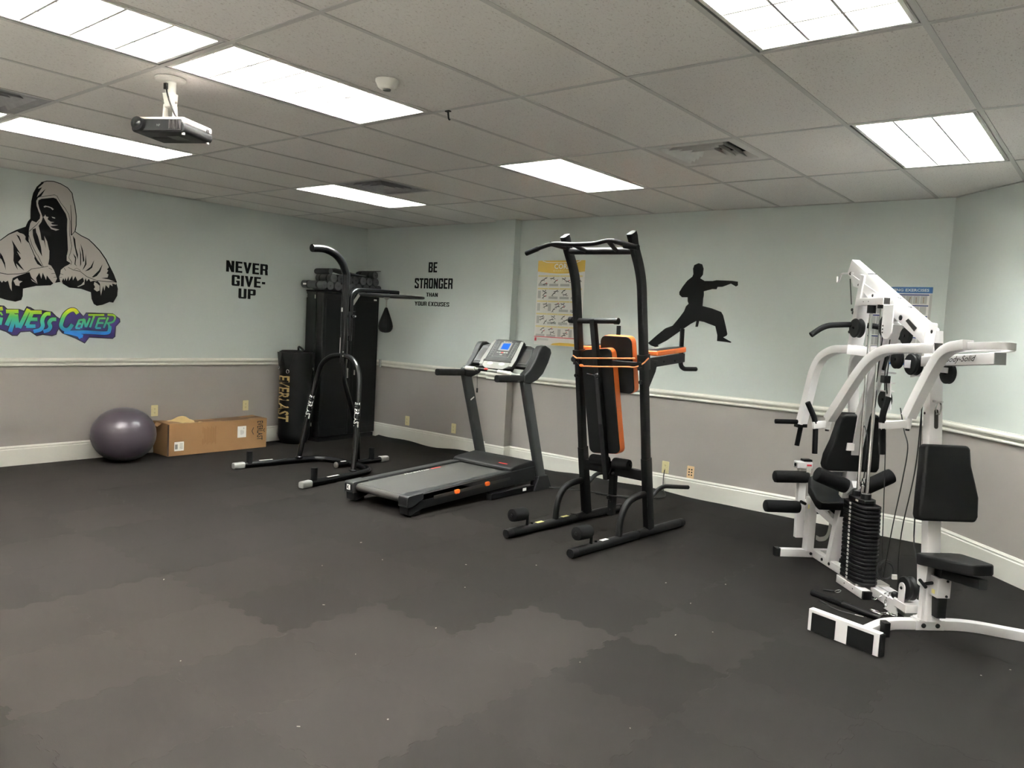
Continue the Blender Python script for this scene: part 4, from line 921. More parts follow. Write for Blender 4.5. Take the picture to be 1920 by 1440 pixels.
for k in range(7):
    y_ = (.173,.290,.406,.523,.640,.756,.872)[k]
    qa = Q(-.292,y_,z0+.150); yoga(qa, qa+V((.292+(.0,-.01,.02,.0,.012,.004,-.006)[k],0,0)), (.051,.05,.05,.051,.051,.05,.05)[k], 'yoga_dark' if k % 2 else 'yoga_grey', f'grey rolled yoga mat, {ord_[k]} from the left in the upper row on the cabinet')
yoga(Q(-.29,.814,z0+.236), Q(.02,.816,z0+.236), .046, 'yoga_dark', 'dark rolled yoga mat with a loose tail on top of the pile by the corner', (V((0,.0,.044)), V((.0,.085,.056))))
# one half-unrolled mat lying over the pile
r = thing('yoga_mat', 'half unrolled dark yoga mat draped over the whole pile', 'yoga mat', Q(-.17,.35,z0+.21), 'rolled yoga mats on the cabinet')
mb = MB(); P0 = []
pth = smooth_path([(.0,.245),(.02,.255),(.18,.262),(.32,.235),(.46,.225),(.60,.205),(.70,.215)], 5) if False else [(.135,.252),(.20,.258),(.29,.250),(.38,.236),(.46,.222),(.56,.212),(.66,.208)]
N_ = len(pth); W0, W1 = -.28, -.02
vs = []
for (y_, z_) in pth:
    for (x_, t) in ((W0,0),(W1,0),(W1,.012),(W0,.012)): vs.append(Q(x_+.10*(y_-.3), y_, z0+z_+t))
fs = [(i*4+k, i*4+(k+1)%4, (i+1)*4+(k+1)%4, (i+1)*4+k) for i in range(N_-1) for k in range(4)]+[(3,2,1,0), tuple((N_-1)*4+k for k in range(4))]
mb.add(vs, fs); mb.build('mat_sheet', 'yoga_grey', r)
mb = MB(); mb.cyl(Q(-.29,.128,z0+.228), Q(-.03,.128,z0+.228), .033, n=20); mb.build('rolled_part', 'yoga_dark', r)
# ------------------------------------------------------------------ boxing stand (heavy bag arm and speed bag platform)
SX = .045                        # centre line
r = thing('boxing_stand', 'black steel boxing stand with a curved arm and a speed bag platform', 'boxing stand', (SX, 4.2, 0))
tr = .031
def bend(path, rad=.12): return fillet(path, rad, 6)
base = bend([(SX-.515,3.47,tr), (SX-.445,4.10,tr), (SX-.405,4.36,tr), (SX-.22,4.43,tr), (SX+.22,4.43,tr), (SX+.405,4.36,tr), (SX+.465,4.10,tr), (SX+.55,3.47,tr)], .14)
MB().tube(base, tr, n=16).build('base_frame', 'black_metal', r)
for a, b_ in (((SX-.519,3.44,tr), (SX-.508,3.55,tr)), ((SX+.555,3.44,tr), (SX+.540,3.55,tr)), ((SX-.012,4.95,tr), (SX-.012,4.845,tr))):
    MB().sweep([a, b_], rrect(.070,.064,.02,4), (0,0,1), scale=[.92,1.02]).build('end_cap', 'grey_cap', r, bevel=.008, seg=3)
MB().tube([(SX-.012,4.27,tr), (SX-.012,4.86,tr)], tr*.95, n=16).build('centre_rail', 'black_metal', r)
MB().lathe([(tr*.96,0),(tr*.96,.012),(tr*.7,.018)], (SX-.012,4.276,tr), (0,-1,0), n=20).build('rail_cap', 'steel', r)
def lab(c_, d_, l=.14, w_=.022):
    c_, d_ = V(c_), V(d_).normalized(); MB().box(c_, (w_, l, .0016), Matrix.Rotation(math.atan2(d_.y, d_.x)-math.pi/2, 3, 'Z')).build('warning_label', 'white_label', r)
lab((SX-.487,3.78,tr*2+.0008), (.07,.63,0)); lab((SX+.515,3.82,tr*2+.0008), (-.085,.63,0)); lab((SX-.012,4.36,tr*1.95+.001), (0,1,0), .06)
# weight pegs
for x_, y_ in ((SX-.495,3.60), (SX+.525,3.60), (SX-.012,4.73)):
    MB().cyl((x_,y_,.05), (x_,y_,.165), .030, n=20).build('weight_peg', 'black_foam', r)
# three legs
for s_ in (-1, 1):
    pth = fillet([(SX+s_*.02,4.295,1.135), (SX+s_*.17,4.275,1.115), (SX+s_*.285,4.255,1.03), (SX+s_*.325,4.245,.90), (SX+s_*.36,4.21,.66), (SX+s_*.43,4.125,.055)], .10, 6)
    lg = MB().tube(pth, .026, n=16); lg = lg.build('leg', 'black_metal', r)
    a, b_ = V((SX+s_*.352,4.215,.71)), V((SX+s_*.384,4.178,.46)); d_ = (b_-a).normalized(); out = V((.50,-.86,.0)); side = out.cross(d_).normalized(); out = d_.cross(side).normalized()*-1
    if out.dot(V((.5,-.86,0))) < 0: out = -out
    c_ = a.lerp(b_, .5)
    # the word is bent round the tube
    tx = MB(); tx.text('EVERLAST', (0,0,0), (1,0,0), (0,1,0), w=.24, h=.062, bold=.03, d=0)
    ex_ = d_; ey_ = out.cross(d_).normalized(); 
    tx.v = [c_+ex_*p.x+(ey_*math.sin(p.y/.0268)+out*math.cos(p.y/.0268))*.0268 for p in tx.v]
    tx.build('brand_print', 'white_label', lg, smooth=0)
    MB().lathe([(.036,.0),(.036,.012),(.028,.02)], (SX+s_*.428,4.127,.056), (0,0,1), n=18).build('leg_bolt_collar', 'black_metal', r)
    MB().cyl((SX+s_*.41,4.09,.062), (SX+s_*.41,4.09,.078), .009, n=8).build('bolt', 'chrome', r)
MB().tube(fillet([(SX,4.315,1.10), (SX,4.315,.92), (SX,4.335,.84), (SX,4.48,.47), (SX,4.525,.30), (SX-.005,4.535,.06)], .10, 6), .026, n=16).build('leg', 'black_metal', r)
MB().cyl((SX+.02,4.53,.06), (SX+.045,4.53,.06), .009, n=8).build('bolt', 'chrome', r)
# upright with the curved bag arm
post = [(SX,4.305,1.06), (SX,4.300,1.50), (SX,4.300,1.93)]+[tuple(p) for p in smooth_path([(SX,4.288,1.955), (SX,4.245,2.04), (SX,4.155,2.115), (SX,4.03,2.152), (SX,3.885,2.146)], 5)]
MB().tube(post, .0375, n=20).build('upright', 'black_metal', r)
MB().lathe([(.0375,0),(.036,.004),(.001,.005)], (SX,3.886,2.146), (0,-1,-.04), n=20).build('arm_cap', 'black_satin', r)
MB().bar((SX+.032,4.270,1.53), (SX+.032,4.270,1.30), .022, .0015, (.55,-.83,0)) if False else None
def curved_label(nm, z0, z1, a0_, a1_, mtl, rad=.0382):
    mb = MB(); P = []; N_ = 8
    for z in (z0, z1):
        for k in range(N_+1):
            a = math.radians(a0_+(a1_-a0_)*k/N_); P.append((SX+rad*math.cos(a), 4.301+rad*math.sin(a), z))
    mb.add(P, [(k, k+1, N_+2+k, N_+1+k) for k in range(N_)]); return mb.build(nm, mtl, r, smooth=60)
curved_label('warning_label', 1.155, 1.310, -150, -100, 'white_label')
curved_label('badge', 1.565, 1.605, -130, -70, 'white_label')
for z in (1.13, 1.17): MB().cyl((SX+.03,4.275,z), (SX+.042,4.262,z), .008, n=8).build('bolt', 'chrome', r)
# speed bag arm and platform
MB().sweep(fillet([(SX,4.362,1.28), (SX,4.368,1.79), (SX,4.99,1.795)], .12, 8), rrect(.045,.052,.012,3), (1,0,0)).build('speed_bag_arm', 'black_metal', r)
MB().bar((SX,4.345,1.33), (SX,4.345,1.57), .055, .022, (0,1,0), .003).build('arm_sleeve', 'black_satin', r)
for z in (1.56, 1.50): MB().bar((SX,4.33,z), (SX,4.42,z+.012), .05, .008, (0,0,1)).build('height_bracket', 'black_satin', r)
kb = MB().cyl((SX+.02,4.39,1.525), (SX+.075,4.37,1.525), .014, n=14).build('height_knob', 'black_plastic', r)
MB().cyl((SX+.074,4.37,1.525), (SX+.080,4.368,1.525), .009, n=10).build('knob_insert', 'chrome', kb)
MB().bar((SX,4.395,1.645), (SX,4.47,1.745), .03, .006, (1,0,0)).build('gusset', 'steel', r)
MB().lathe([(.335,0),(.345,.004),(.345,.022),(.335,.026)], (SX,4.905,1.742), (0,0,1), n=56).build('platform', 'black_satin', r)
MB().cyl((SX,4.838,1.768), (SX,4.838,1.795), .03, n=16).build('swivel_mount', 'black_metal', r)
MB().lathe([(.03,0),(.034,-.004),(.02,-.02),(.008,-.03)], (SX,4.838,1.742), (0,0,1), n=20).build('swivel', 'steel', r)
# speed bag, hanging on its swivel chain
c_ = V((SX,4.838,1.712))
r = thing('speed_bag', 'small black teardrop speed bag hanging under the stand platform', 'speed bag', c_-V((0,0,.32)))
for k in range(4):
    q = c_-V((0,0,.008+.020*k)); mb = MB(); ax = V((1,0,0)) if k % 2 else V((0,1,0))
    mb.tube([q+ax*.007*math.cos(t)+V((0,0,.013*math.sin(t))) for t in [2*math.pi*i/12 for i in range(12)]], .003, n=6, closed=True); mb.build('chain_link', 'steel', r)
zt = c_.z-.075
MB().lathe([(.001,0),(.010,-.004),(.020,-.03),(.046,-.10),(.066,-.155),(.074,-.195),(.070,-.225),(.052,-.25),(.025,-.262),(.001,-.265)], (SX,4.838,zt), (0,0,1), n=32).build('bag_shell', 'black_vinyl', r, smooth=70)
for a in (0, 90, 180, 270):
    d_ = V((math.cos(math.radians(a-35)), math.sin(math.radians(a-35)), 0)); mb = MB()
    mb.tube([V((SX,4.838,zt))+d_*q+V((0,0,z)) for q, z in ((.011,-.004),(.021,-.03),(.047,-.10),(.067,-.155),(.075,-.195),(.071,-.225),(.053,-.25),(.026,-.262))], .0018, n=6); mb.build('seam', 'black_satin', r)
# ------------------------------------------------------------------ treadmill
TX0, TX1 = 1.185, 1.925; TC = (TX0+TX1)/2; ty0, ty1 = 3.462, 5.07
r = thing('treadmill', 'black folding treadmill with a blue lit console screen', 'treadmill', (TC, 4.3, 0))
def zt(y): return .166+(y-ty0)*.041        # top of the side rails
def zd(y): return zt(y)-.012
for s_, xa, xb in ((-1, TX0, TX0+.095), (1, TX1-.095, TX1)):
    mb = MB(); P = [(ty0,.078),(ty0,zt(ty0)-.006),(ty0+.02,zt(ty0)),(4.62,zt(4.62)),(ty1,zt(ty1)+.002),(ty1,.10),(4.5,.085),(3.62,.05),(3.50,.012),(3.47,.020)]
    mb.prism(P, (xa,0,0), (0,1,0), (0,0,1), xb-xa); rail = mb.build('side_rail', 'black_plastic', r, bevel=.006)
    mb = MB(); mb.sweep([((xa+xb)/2,ty0+.16,zt(ty0+.16)+.002), ((xa+xb)/2,4.70,zt(4.70)+.002)], rrect(.074,.005,.002), (0,0,1)); mb.build('foot_rail_top', 'dark_plastic', rail)
    xo = xb+.001 if s_ > 0 else xa-.001
    mb = MB(); mb.prism([(3.74,.112),(4.70,.150),(4.70,.172),(3.74,.140)], (xo-.003 if s_ > 0 else xo-.002,0,0), (0,1,0), (0,0,1), .005); mb.build('side_groove', 'slot_dark', rail)
    for y_ in (4.005, 4.385):
        c_ = V((xo+(.004 if s_ > 0 else -.004), y_, zt(y_)-.050)); mb = MB(); mb.sweep([c_+V((-.008,0,0)), c_+V((.008,0,0))], rrect(.058,.036,.014,4), (0,0,1)); mb.build('orange_clip', 'orange_clip', rail, bevel=.003)
    # rear end cap
    mb = MB(); mb.prism([(ty0-.012,.082),(ty0-.012,zt(ty0)-.004),(ty0-.004,zt(ty0)+.006),(ty0+.16,zt(ty0+.16)+.006),(ty0+.16,zt(ty0+.16)-.04),(ty0+.055,.082)], (xa-.008 if s_ < 0 else xa-.004,0,0), (0,1,0), (0,0,1), xb-xa+.012); cap = mb.build('rear_end_cap', 'dark_plastic', r, bevel=.006)
    mb = MB(); mb.box(((xa+xb)/2,ty0-.014,.128), (xb-xa-.004,.003,.055)); mb.build('cap_face', 'black_plastic', cap, bevel=.001)
    if s_ < 0: mb = MB(); mb.box(((xa+xb)/2+.002,ty0-.0165,.128), (.042,.002,.042)); bg = mb.build('badge', 'white_label', cap); MB().text('K', ((xa+xb)/2+.002,ty0-.018,.128), (1,0,0), (0,0,1), h=.03, bold=.04, d=.0004).build('badge_mark', 'print_black', bg, smooth=0)
    # rear foot
    mb = MB(); mb.box(((xa+xb)/2-.01*s_*-1,ty0+.10,.045), (.05,.10,.086)); mb.build('rear_foot', 'black_plastic', r, bevel=.008)
# deck, belt and rear roller
mb = MB(); mb.prism([(ty0+.05,zd(ty0+.05)-.05),(ty0+.05,zd(ty0+.05)-.008),(4.86,zd(4.86)-.008),(4.86,zd(4.86)-.05)], (TX0+.09,0,0), (0,1,0), (0,0,1), TX1-TX0-.18); mb.build('deck', 'black_plastic', r)
mb = MB(); belt = [(4.84,zd(4.84)+.001),(ty0+.045,zd(ty0+.045)+.001)]+[(ty0+.045+.028*math.cos(a), zd(ty0)-.027+.028*math.sin(a)) for a in [math.radians(q) for q in range(90,271,20)]]
mb.sweep([V((TC,y_,z_)) for y_, z_ in belt], [(-(TX1-TX0-.206)/2,0),((TX1-TX0-.206)/2,0),((TX1-TX0-.206)/2,.0025),(-(TX1-TX0-.206)/2,.0025)], (0,0,1)); mb.build('running_belt', 'belt', r)
pm = MB(); ex_ = V((0,1,.041)).normalized(); ey_ = V((-1,0,0)); nn = ex_.cross(ey_)
def on_belt(x_, y_, dz=.0045): return V((x_, y_, zd(y_)+dz))
MB().text('NordicTrack', on_belt(TX0+.125,4.15), (0,1,.041), (-1,0,0), w=.30, h=.022, bold=.01, d=.0002).build('belt_brand', 'white_label', r, smooth=0)
MB().box(on_belt(TX0+.128,4.38), (.018,.12,.0004), Matrix.Rotation(.041,3,'X')).build('belt_stripe', 'red_plastic', r)
mb = MB()
for k in range(14): mb.box(on_belt(TX0+.128,4.47+.024*k), (.016,.012,.0004), Matrix.Rotation(.041,3,'X'))
o_ = mb.build('belt_ticks', 'black_satin', r); o_['kind'] = 'stuff'
# motor hood
hood = MB(); HP = [(4.735,zt(4.735)+.004),(4.742,zt(4.74)+.028),(4.80,zt(4.80)+.040),(5.03,zt(5.03)+.052),(5.12,.265),(5.12,.12),(4.735,.16)]
hood.prism(HP, (TX0+.012,0,0), (0,1,0), (0,0,1), TX1-TX0-.024); hd = hood.build('motor_hood', 'black_plastic', r, bevel=.010, seg=3)
mb = MB(); mb.prism([(4.722,zt(4.722)+.003),(4.727,zt(4.72)+.024),(4.748,zt(4.74)+.032),(4.758,zt(4.75)+.006)], (TX0+.02,0,0), (0,1,0), (0,0,1), TX1-TX0-.04); mb.build('hood_lip', 'dark_plastic', hd, bevel=.004)
mb = MB(); mb.box((TC+.20,4.80,zt(4.80)+.0405), (.10,.02,.001), Matrix.Rotation(.1,3,'X')); mb.build('hood_mark', 'red_plastic', hd)
mb = MB(); mb.box((TC+.02,4.98,zt(4.98)+.0505), (.10,.03,.001), Matrix.Rotation(.05,3,'X')); mb.build('hood_logo', 'tread_grey', hd)
# floor frame rails and upright feet
for s_, x_ in ((-1, TX0+.012), (1, TX1-.012)):
    mb = MB(); mb.bb((x_-.028,4.44,.006),(x_+.028,5.16,.062)); fr = mb.build('base_rail', 'black_metal', r, bevel=.006)
    mb = MB(); mb.box((x_+.029*(1 if s_ > 0 else -1),4.90,.038), (.002,.05,.026)); mb.build('serial_label', 'white_label', fr)
    mb = MB(); mb.box((x_,4.437,.03), (.052,.008,.05)); mb.build('rail_plug', 'black_plastic', fr)
    mb = MB(); mb.prism([(5.035,0),(5.315,0),(5.300,.03),(5.245,.135),(5.095,.135),(5.06,.06)], (x_-.042,0,0), (0,1,0), (0,0,1), .084); mb.build('upright_boot', 'black_plastic', r, bevel=.012, seg=3)
    mb = MB(); mb.sweep([(x_,5.168,.11), (x_,4.848,1.045)], rrect(.062,.104,.018,4), (0,1,0)); up_ = mb.build('upright', 'tread_grey', r)
    if s_ < 0: mb = MB(); mb.box((x_+.033,4.925,.80), (.003,.055,.012), Matrix.Rotation(.5,3,'X')); mb.build('sticker', 'white_label', up_)
# console: two side arms sweep up from the handrails to a broad shield
for s_, x_ in ((-1, TX0+.012), (1, TX1-.012)):
    mb = MB(); mb.sweep([(x_,4.455,1.058), (x_,4.815,1.050)], rrect(.056,.062,.02,4), (0,0,1)); hr = mb.build('handrail', 'black_satin', r, bevel=.006)
    arm = [(4.80,1.02),(4.80,1.085),(4.88,1.135),(4.95,1.22),(5.00,1.31),(5.03,1.345),(5.10,1.352),(5.175,1.325),(5.195,1.285),(5.15,1.19),(5.08,1.09),(5.00,1.035),(4.90,1.005)]
    mb = MB(); mb.prism(arm, (x_-.036,0,0), (0,1,0), (0,0,1), .072); mb.build('console_arm', 'black_plastic', r, bevel=.014, seg=3)
# shield between the arms
nrm = V((0,-.78,.62)); ue = V((0,.62,.78))             # console face: leaning back; ue runs up the face
def cf(x_, t, lift=0.): return V((TC+x_, 4.885, 1.135))+ue*t+nrm*lift
mb = MB(); mb.prism([(-.345,0.02),(.345,0.02),(.355,.14),(.33,.24),(.24,.27),(-.24,.27),(-.33,.24),(-.355,.14)], cf(0,0,-.05), (1,0,0), ue, .045); mb.build('console_shell', 'black_plastic', r, bevel=.014, seg=3)
for s_ in (-1, 1):
    sp = [(s_*.205,.045),(s_*.318,.045),(s_*.322,.15),(s_*.300,.222),(s_*.215,.222)]
    mb = MB(); mb.prism(sp, cf(0,0,-.006), (1,0,0), ue, .006); tray = mb.build('accessory_tray', 'dark_plastic', r, bevel=.004)
    sp2 = [(s_*.218,.060),(s_*.303,.060),(s_*.306,.145),(s_*.288,.205),(s_*.226,.205)]
    mb = MB(); mb.prism(sp2, cf(0,0,-.0005), (1,0,0), ue, .002); mb.build('tray_well', 'slot_dark', tray)
mb = MB(); mb.prism([(-.195,-.04),(.195,-.04),(.205,.06),(.18,.285),(.14,.298),(-.14,.298),(-.18,.285),(-.205,.06)], cf(0,0,-.02), (1,0,0), ue, .050); pan = mb.build('display_pod', 'black_plastic', r, bevel=.012, seg=3)
for s_ in (-1, 1):
    mb = MB(); mb.prism([(s_*.160,-.012),(s_*.198,-.012),(s_*.206,.06),(s_*.183,.278),(s_*.150,.278)], cf(0,0,.030), (1,0,0), ue, .004); mb.build('silver_bezel', 'silver_plastic', pan, bevel=.002)
mb = MB(); mb.prism([(-.11,-.052),(.11,-.052),(.158,-.015),(.158,.030),(-.158,.030),(-.158,-.015)], cf(0,0,.028), (1,0,0), ue, .006); sf = mb.build('speaker_panel', 'silver_plastic', pan, bevel=.003)
for s_ in (-1, 1): MB().prism([(s_*.07+.036*math.cos(a), .004+.017*math.sin(a)) for a in [k*math.pi/8 for k in range(16)]], cf(0,0,.0342), (1,0,0), ue, .001).build('speaker_grille', 'vent_metal', sf)
mb = MB(); mb.prism([(-.168,.028),(.168,.028),(.160,.046),(-.160,.046)], cf(0,0,.030), (1,0,0), ue, .010); mb.build('tablet_ledge', 'slot_dark', pan)
mb = MB(); mb.prism([(-.148,.052),(.148,.052),(.140,.272),(-.140,.272)], cf(0,0,.0295), (1,0,0), ue, .003); kp = mb.build('key_panel', 'black_plastic', pan)
mb = MB(); mb.prism(rrect(.135,.096,.004), cf(-.0,.208,.0322), (1,0,0), ue, .002); sc_ = mb.build('screen_surround', 'grey_plastic', kp)
mb = MB(); mb.prism(rrect(.088,.070), cf(.004,.210,.0342), (1,0,0), ue, .0015); mb.build('screen', 'screen_blue', sc_)
MB().text('NordicTrack', cf(0,.264,.0327), (1,0,0), ue, w=.10, h=.012, bold=.01, d=.0003).build('brand_name', 'white_label', kp, smooth=0)
for s_ in (-1, 1):
    for k in range(7): MB().prism(rrect(.026,.015,.003), cf(s_*(.118-.0006*k),.100+.026*k,.0325), (1,0,0), ue, .002).build('key', 'dark_plastic', kp)
    mb = MB()
    for q in (s_*.098, s_*.139): mb.prism(rrect(.0025,.185), cf(q,.175,.0325), (1,0,0), ue, .001)
    mb.build('key_frame', 'silver_plastic', kp)
for k in range(5): MB().prism(rrect(.022,.012,.002), cf(-.056+.028*k,.138,.0325), (1,0,0), ue, .0015).build('program_key', 'silver_plastic' if k != 2 else 'red_plastic', kp)
MB().prism(rrect(.03,.010,.002), cf(-.002,.112,.0325), (1,0,0), ue, .0015).build('start_key', 'silver_plastic', kp)
mb = MB(); mb.prism(rrect(.19,.003), cf(0,.088,.0325), (1,0,0), ue, .001); mb.build('key_rule', 'silver_plastic', kp)
# pulse bar
hb_ = fillet([(TX0+.03,4.80,1.092), (TX0+.13,4.735,1.098), (TC-.10,4.700,1.105), (TC+.12,4.700,1.102), (TX1-.13,4.735,1.088), (TX1-.03,4.80,1.075)], .10, 6)
MB().tube(hb_, .0135, n=12).build('cross_bar', 'silver_plastic', r)
for a, b_ in (((TC-.235,4.716,1.1035),(TC-.115,4.7005,1.1052)), ((TC+.16,4.706,1.099),(TC+.285,4.733,1.090))): MB().cyl(a, b_, .019, n=16).build('pulse_grip', 'white_label', r)
MB().cyl((TC-.06,4.70,1.105), (TC+.045,4.70,1.104), .0165, n=14).build('centre_sleeve', 'black_plastic', r)
MB().ball((TC+.03,4.690,1.112), (.022,.016,.012)).build('safety_key', 'red_plastic', r)
mb = MB(); mb.tube(smooth_path([(TC-.065,4.69,1.09), (TC-.068,4.685,1.05), (TC-.066,4.69,.98), (TC-.064,4.69,.93)]), .0022, n=6); cl_ = mb.build('safety_cord', 'cable', r)
MB().box((TC-.064,4.69,.910), (.016,.010,.042)).build('safety_clip', 'black_plastic', cl_, bevel=.002)
# mains lead
MB().tube(smooth_path([(TX1-.05,5.20,.022), (2.05,5.34,.006), (2.25,5.45,.006), (2.5,5.50,.006), (2.72,5.62,.006), (2.88,5.80,.010), (2.80,5.93,.06), (2.757,6.005,.15), (2.753,6.026,.222)], 8), .005, n=8).build('power_cord', 'cable', r)
# ------------------------------------------------------------------ power tower (dip and pull-up frame with a folded bench)
TM = Matrix.Translation(V((3.144, 4.521, 0))) @ Matrix.Rotation(math.radians(-4.2), 4, 'Z')   # x across, y towards the wall
r = thing('power_tower', 'black power tower with pull-up bar, dip arms and orange edged pads', 'power tower', (3.144,4.45,0))
def T(): return MB(TM)
uw = .295
for s_ in (-1, 1):
    u_ = s_*uw
    rl = T().sweep([(u_,-.925,.038), (u_,-.90,.038), (u_,.45,.038), (u_,.475,.038)], rrect(.064,.060,.026,4), (0,0,1), scale=[.78,1,1,.78]).build('base_rail', 'black_satin', r)
    for v_ in (-.905, .455): T().sweep([(u_,v_-.028,.037), (u_,v_+.028,.037)], rrect(.068,.064,.028,4), (0,0,1), scale=[.9 if v_ < 0 else 1, 1 if v_ < 0 else .9]).build('end_cap', 'black_plastic', rl)
    T().box((u_,-.155,.0395), (.0655,.003,.0615)).build('rail_joint', 'slot_dark', rl)
    for v_, m_ in (((-.57,'yellow_label'), (-.27,'yellow_label')) if s_ < 0 else ((-.56,'white_label'),)): T().box((u_,v_,.0688), (.03,.075,.0012)).build('warning_label', m_, rl)
    up_ = T().sweep(fillet([(u_,.0,.06), (u_,-.075,.45), (u_,-.235,1.45), (u_,-.305,1.86), (u_,-.345,1.97), (u_,-.435,2.12), (u_,-.455,2.185)], .10, 5), rrect(.048,.070,.012,3), (0,1,0)).build('upright', 'black_satin', r)
    T().sweep([(u_,.003,.06), (u_,-.096,.60)], rrect(.056,.080,.012,3), (0,1,0)).build('upright_sleeve', 'black_satin', up_)
    T().sweep([(u_,-.450,2.165), (u_,-.470,2.200)], rrect(.050,.072,.012,3), (0,1,0)).build('upright_cap', 'black_plastic', up_)
    for v_, z_ in ((-.062,.085),(.062,.085)): T().cyl((u_,v_,.07), (u_,v_,.083), .008, n=8).build('bolt', 'chrome', rl)
    # curved brace
    T().sweep(smooth_path([(u_,-.385,.06), (u_,-.378,.16), (u_,-.345,.245), (u_,-.275,.305), (u_,-.17,.328), (u_,-.06,.333)], 5), rrect(.040,.046,.014,3), (0,1,0)).build('curved_brace', 'black_satin', r)
    # foot-hold roller at the front
    T().tube(fillet([(u_,-.710,.06), (u_,-.710,.155), (u_,-.89,.163)], .03, 5), .012, n=10).build('roller_post', 'black_satin', r)
    T().lathe([(.030,0),(.045,.006),(.048,.02),(.048,.125),(.045,.14),(.030,.146)], (u_,-.738,.1575), (0,-1,.04), n=24).build('foam_roller', 'black_foam', r)
    T().cyl((u_,-.655,.068), (u_,-.655,.080), .010, n=8).build('bolt', 'black_metal', rl)
    # push-up handle at the back
    T().tube(fillet([(u_,-.02,.285), (u_+s_*.01,.12,.37), (u_+s_*.02,.50,.318)], .10, 6), .0165, n=12).build('push_up_handle', 'black_satin', r)
    # dip arm
    arm = T().sweep([(u_,-.215,1.297), (u_,.315,1.345)], rrect(.040,.068,.006,2), (0,0,1)).build('dip_arm', 'black_satin', r)
    T().prism([(-.215,1.335),(-.06,1.325),(-.085,1.245),(-.155,1.13),(-.205,1.13)], (u_-.024,0,0), (0,1,0), (0,0,1), .048).build('arm_bracket', 'black_satin', arm, bevel=.004)
    for v_, z_ in ((-.10,1.30),(.02,1.316),(.17,1.322)): T().cyl((u_-.028,v_,z_), (u_+.028,v_,z_), .007, n=8).build('bolt', 'black_metal', arm)
    cush = T().prism([(-.128,-.052),(.205,-.052),(.305,-.030),(.305,.030),(.205,.052),(-.128,.052)], V((u_,0,1.372))+V((0,.0,0)), (0,1,.085), (-1,0,0), -.052).build('arm_pad_edge', 'orange_vinyl', arm, bevel=.012, seg=3) if False else None
    ax = V((0,1,.085)).normalized(); nz = V((0,-.085,1)).normalized()
    pd = T().prism([(-.125,-.056),(.21,-.056),(.305,-.036),(.305,.036),(.21,.056),(-.125,.056)], V((u_,.0,1.366)), ax, (-1,0,0), .038).build('arm_pad', 'orange_vinyl', arm, bevel=.010, seg=3)
    T().prism([(-.113,-.045),(.205,-.045),(.293,-.027),(.293,.027),(.205,.045),(-.113,.045)], V((u_,.0,1.366))+nz*.0375, ax, (-1,0,0), .0022).build('pad_top', 'black_vinyl', pd)
    T().tube(fillet([(u_,.282,1.565), (u_,.292,1.285), (u_,.345,1.258), (u_,.525,1.256)], .05, 6), .0175, n=12).build('hand_grip', 'black_foam', arm)
    # adjustment sleeve and knob
    sl_ = T().sweep([(u_,-.205,1.255), (u_,-.222,1.365)], rrect(.062,.086,.008,2), (0,1,0)).build('adjust_sleeve', 'black_plastic', r)
    T().cyl((u_,-.25,1.290), (u_,-.285,1.290), .022, n=16).build('adjust_knob', 'black_plastic', sl_)
    T().cyl((u_,-.20,1.165), (u_,-.245,1.165), .014, n=12).build('lock_pin', 'black_plastic', r)
# cross members
T().bar((-uw+.02,-.080,.466), (uw-.02,-.080,.466), .042, .078, (0,0,1), .006).build('cross_member', 'black_satin', r)
T().bar((-uw+.02,-.200,1.285), (uw-.02,-.200,1.285), .036, .042, (0,0,1), .006).build('cross_member', 'black_satin', r)
T().tube([(-uw+.01,-.42,2.092), (uw-.01,-.42,2.080)], .0245, n=16).build('top_cross_tube', 'black_satin', r)
T().tube(fillet([(-.51,-.63,2.062), (-.385,-.63,2.100), (-.265,-.63,2.126), (-.07,-.63,2.110), (.12,-.63,2.112), (.225,-.63,2.134), (.34,-.63,2.110), (.455,-.63,2.078)], .06, 5), .0155, n=12).build('pull_up_bar', 'black_satin', r)
for e_, d_ in ((-.51,-1), (.455,1)): T().cyl((e_-d_*.10,-.63,2.066+.026), (e_+d_*.012,-.63,2.060 if d_ < 0 else 2.076), .0185, n=14).build('grip_sleeve', 'black_foam', r)
for a, b_ in (((-.075,-.63,2.110),(-.125,-.42,2.088)), ((.215,-.63,2.130),(.145,-.42,2.083)), ((-.285,-.64,2.122),(-.290,-.42,2.110)), ((.29,-.64,2.118),(.292,-.42,2.10))): T().tube([a, b_], .0155, n=12).build('parallel_grip', 'black_satin', r)
# back pad of the tower
def pad(name, c0, tilt_v, tilt_u, w_, h_, th, par, edge='orange_vinyl', rad=.05, taper=0.):
    """upright cushion: bottom centre c0, height h_, coloured rim, black faces"""
    up_ = V((tilt_u, tilt_v, 1)).normalized(); ex = V((1,0,-tilt_u)).normalized(); n_ = ex.cross(up_).normalized()      # n_ points to -y
    sh = [(x, y+h_/2) for x, y in rrect(w_, h_, rad, 5)]
    if taper: sh = [(x*(1-taper*(y/h_)), y) for x, y in sh]
    o = T().prism(sh, V(c0)-n_*th/2, ex, up_, th).build(name, edge, par, bevel=.006, seg=3)
    sh2 = [(x*.985, h_/2+(y-h_/2)*.992) for x, y in sh]
    T().prism(sh2, V(c0)+n_*(th/2-.002), ex, up_, .012).build('pad_face', 'black_vinyl', o, bevel=.006, seg=3)
    T().prism(sh2, V(c0)-n_*(th/2+.003), ex, up_, .004).build('pad_face', 'black_vinyl', o, bevel=.002)
    return o
pad('back_pad', (.010,-.075,1.065), -.165, 0, .31, .43, .055, r, taper=.10)
T().bar((0,-.19,1.285), (0,-.13,1.285), .10, .05, (0,0,1)).build('pad_mount', 'black_satin', r)
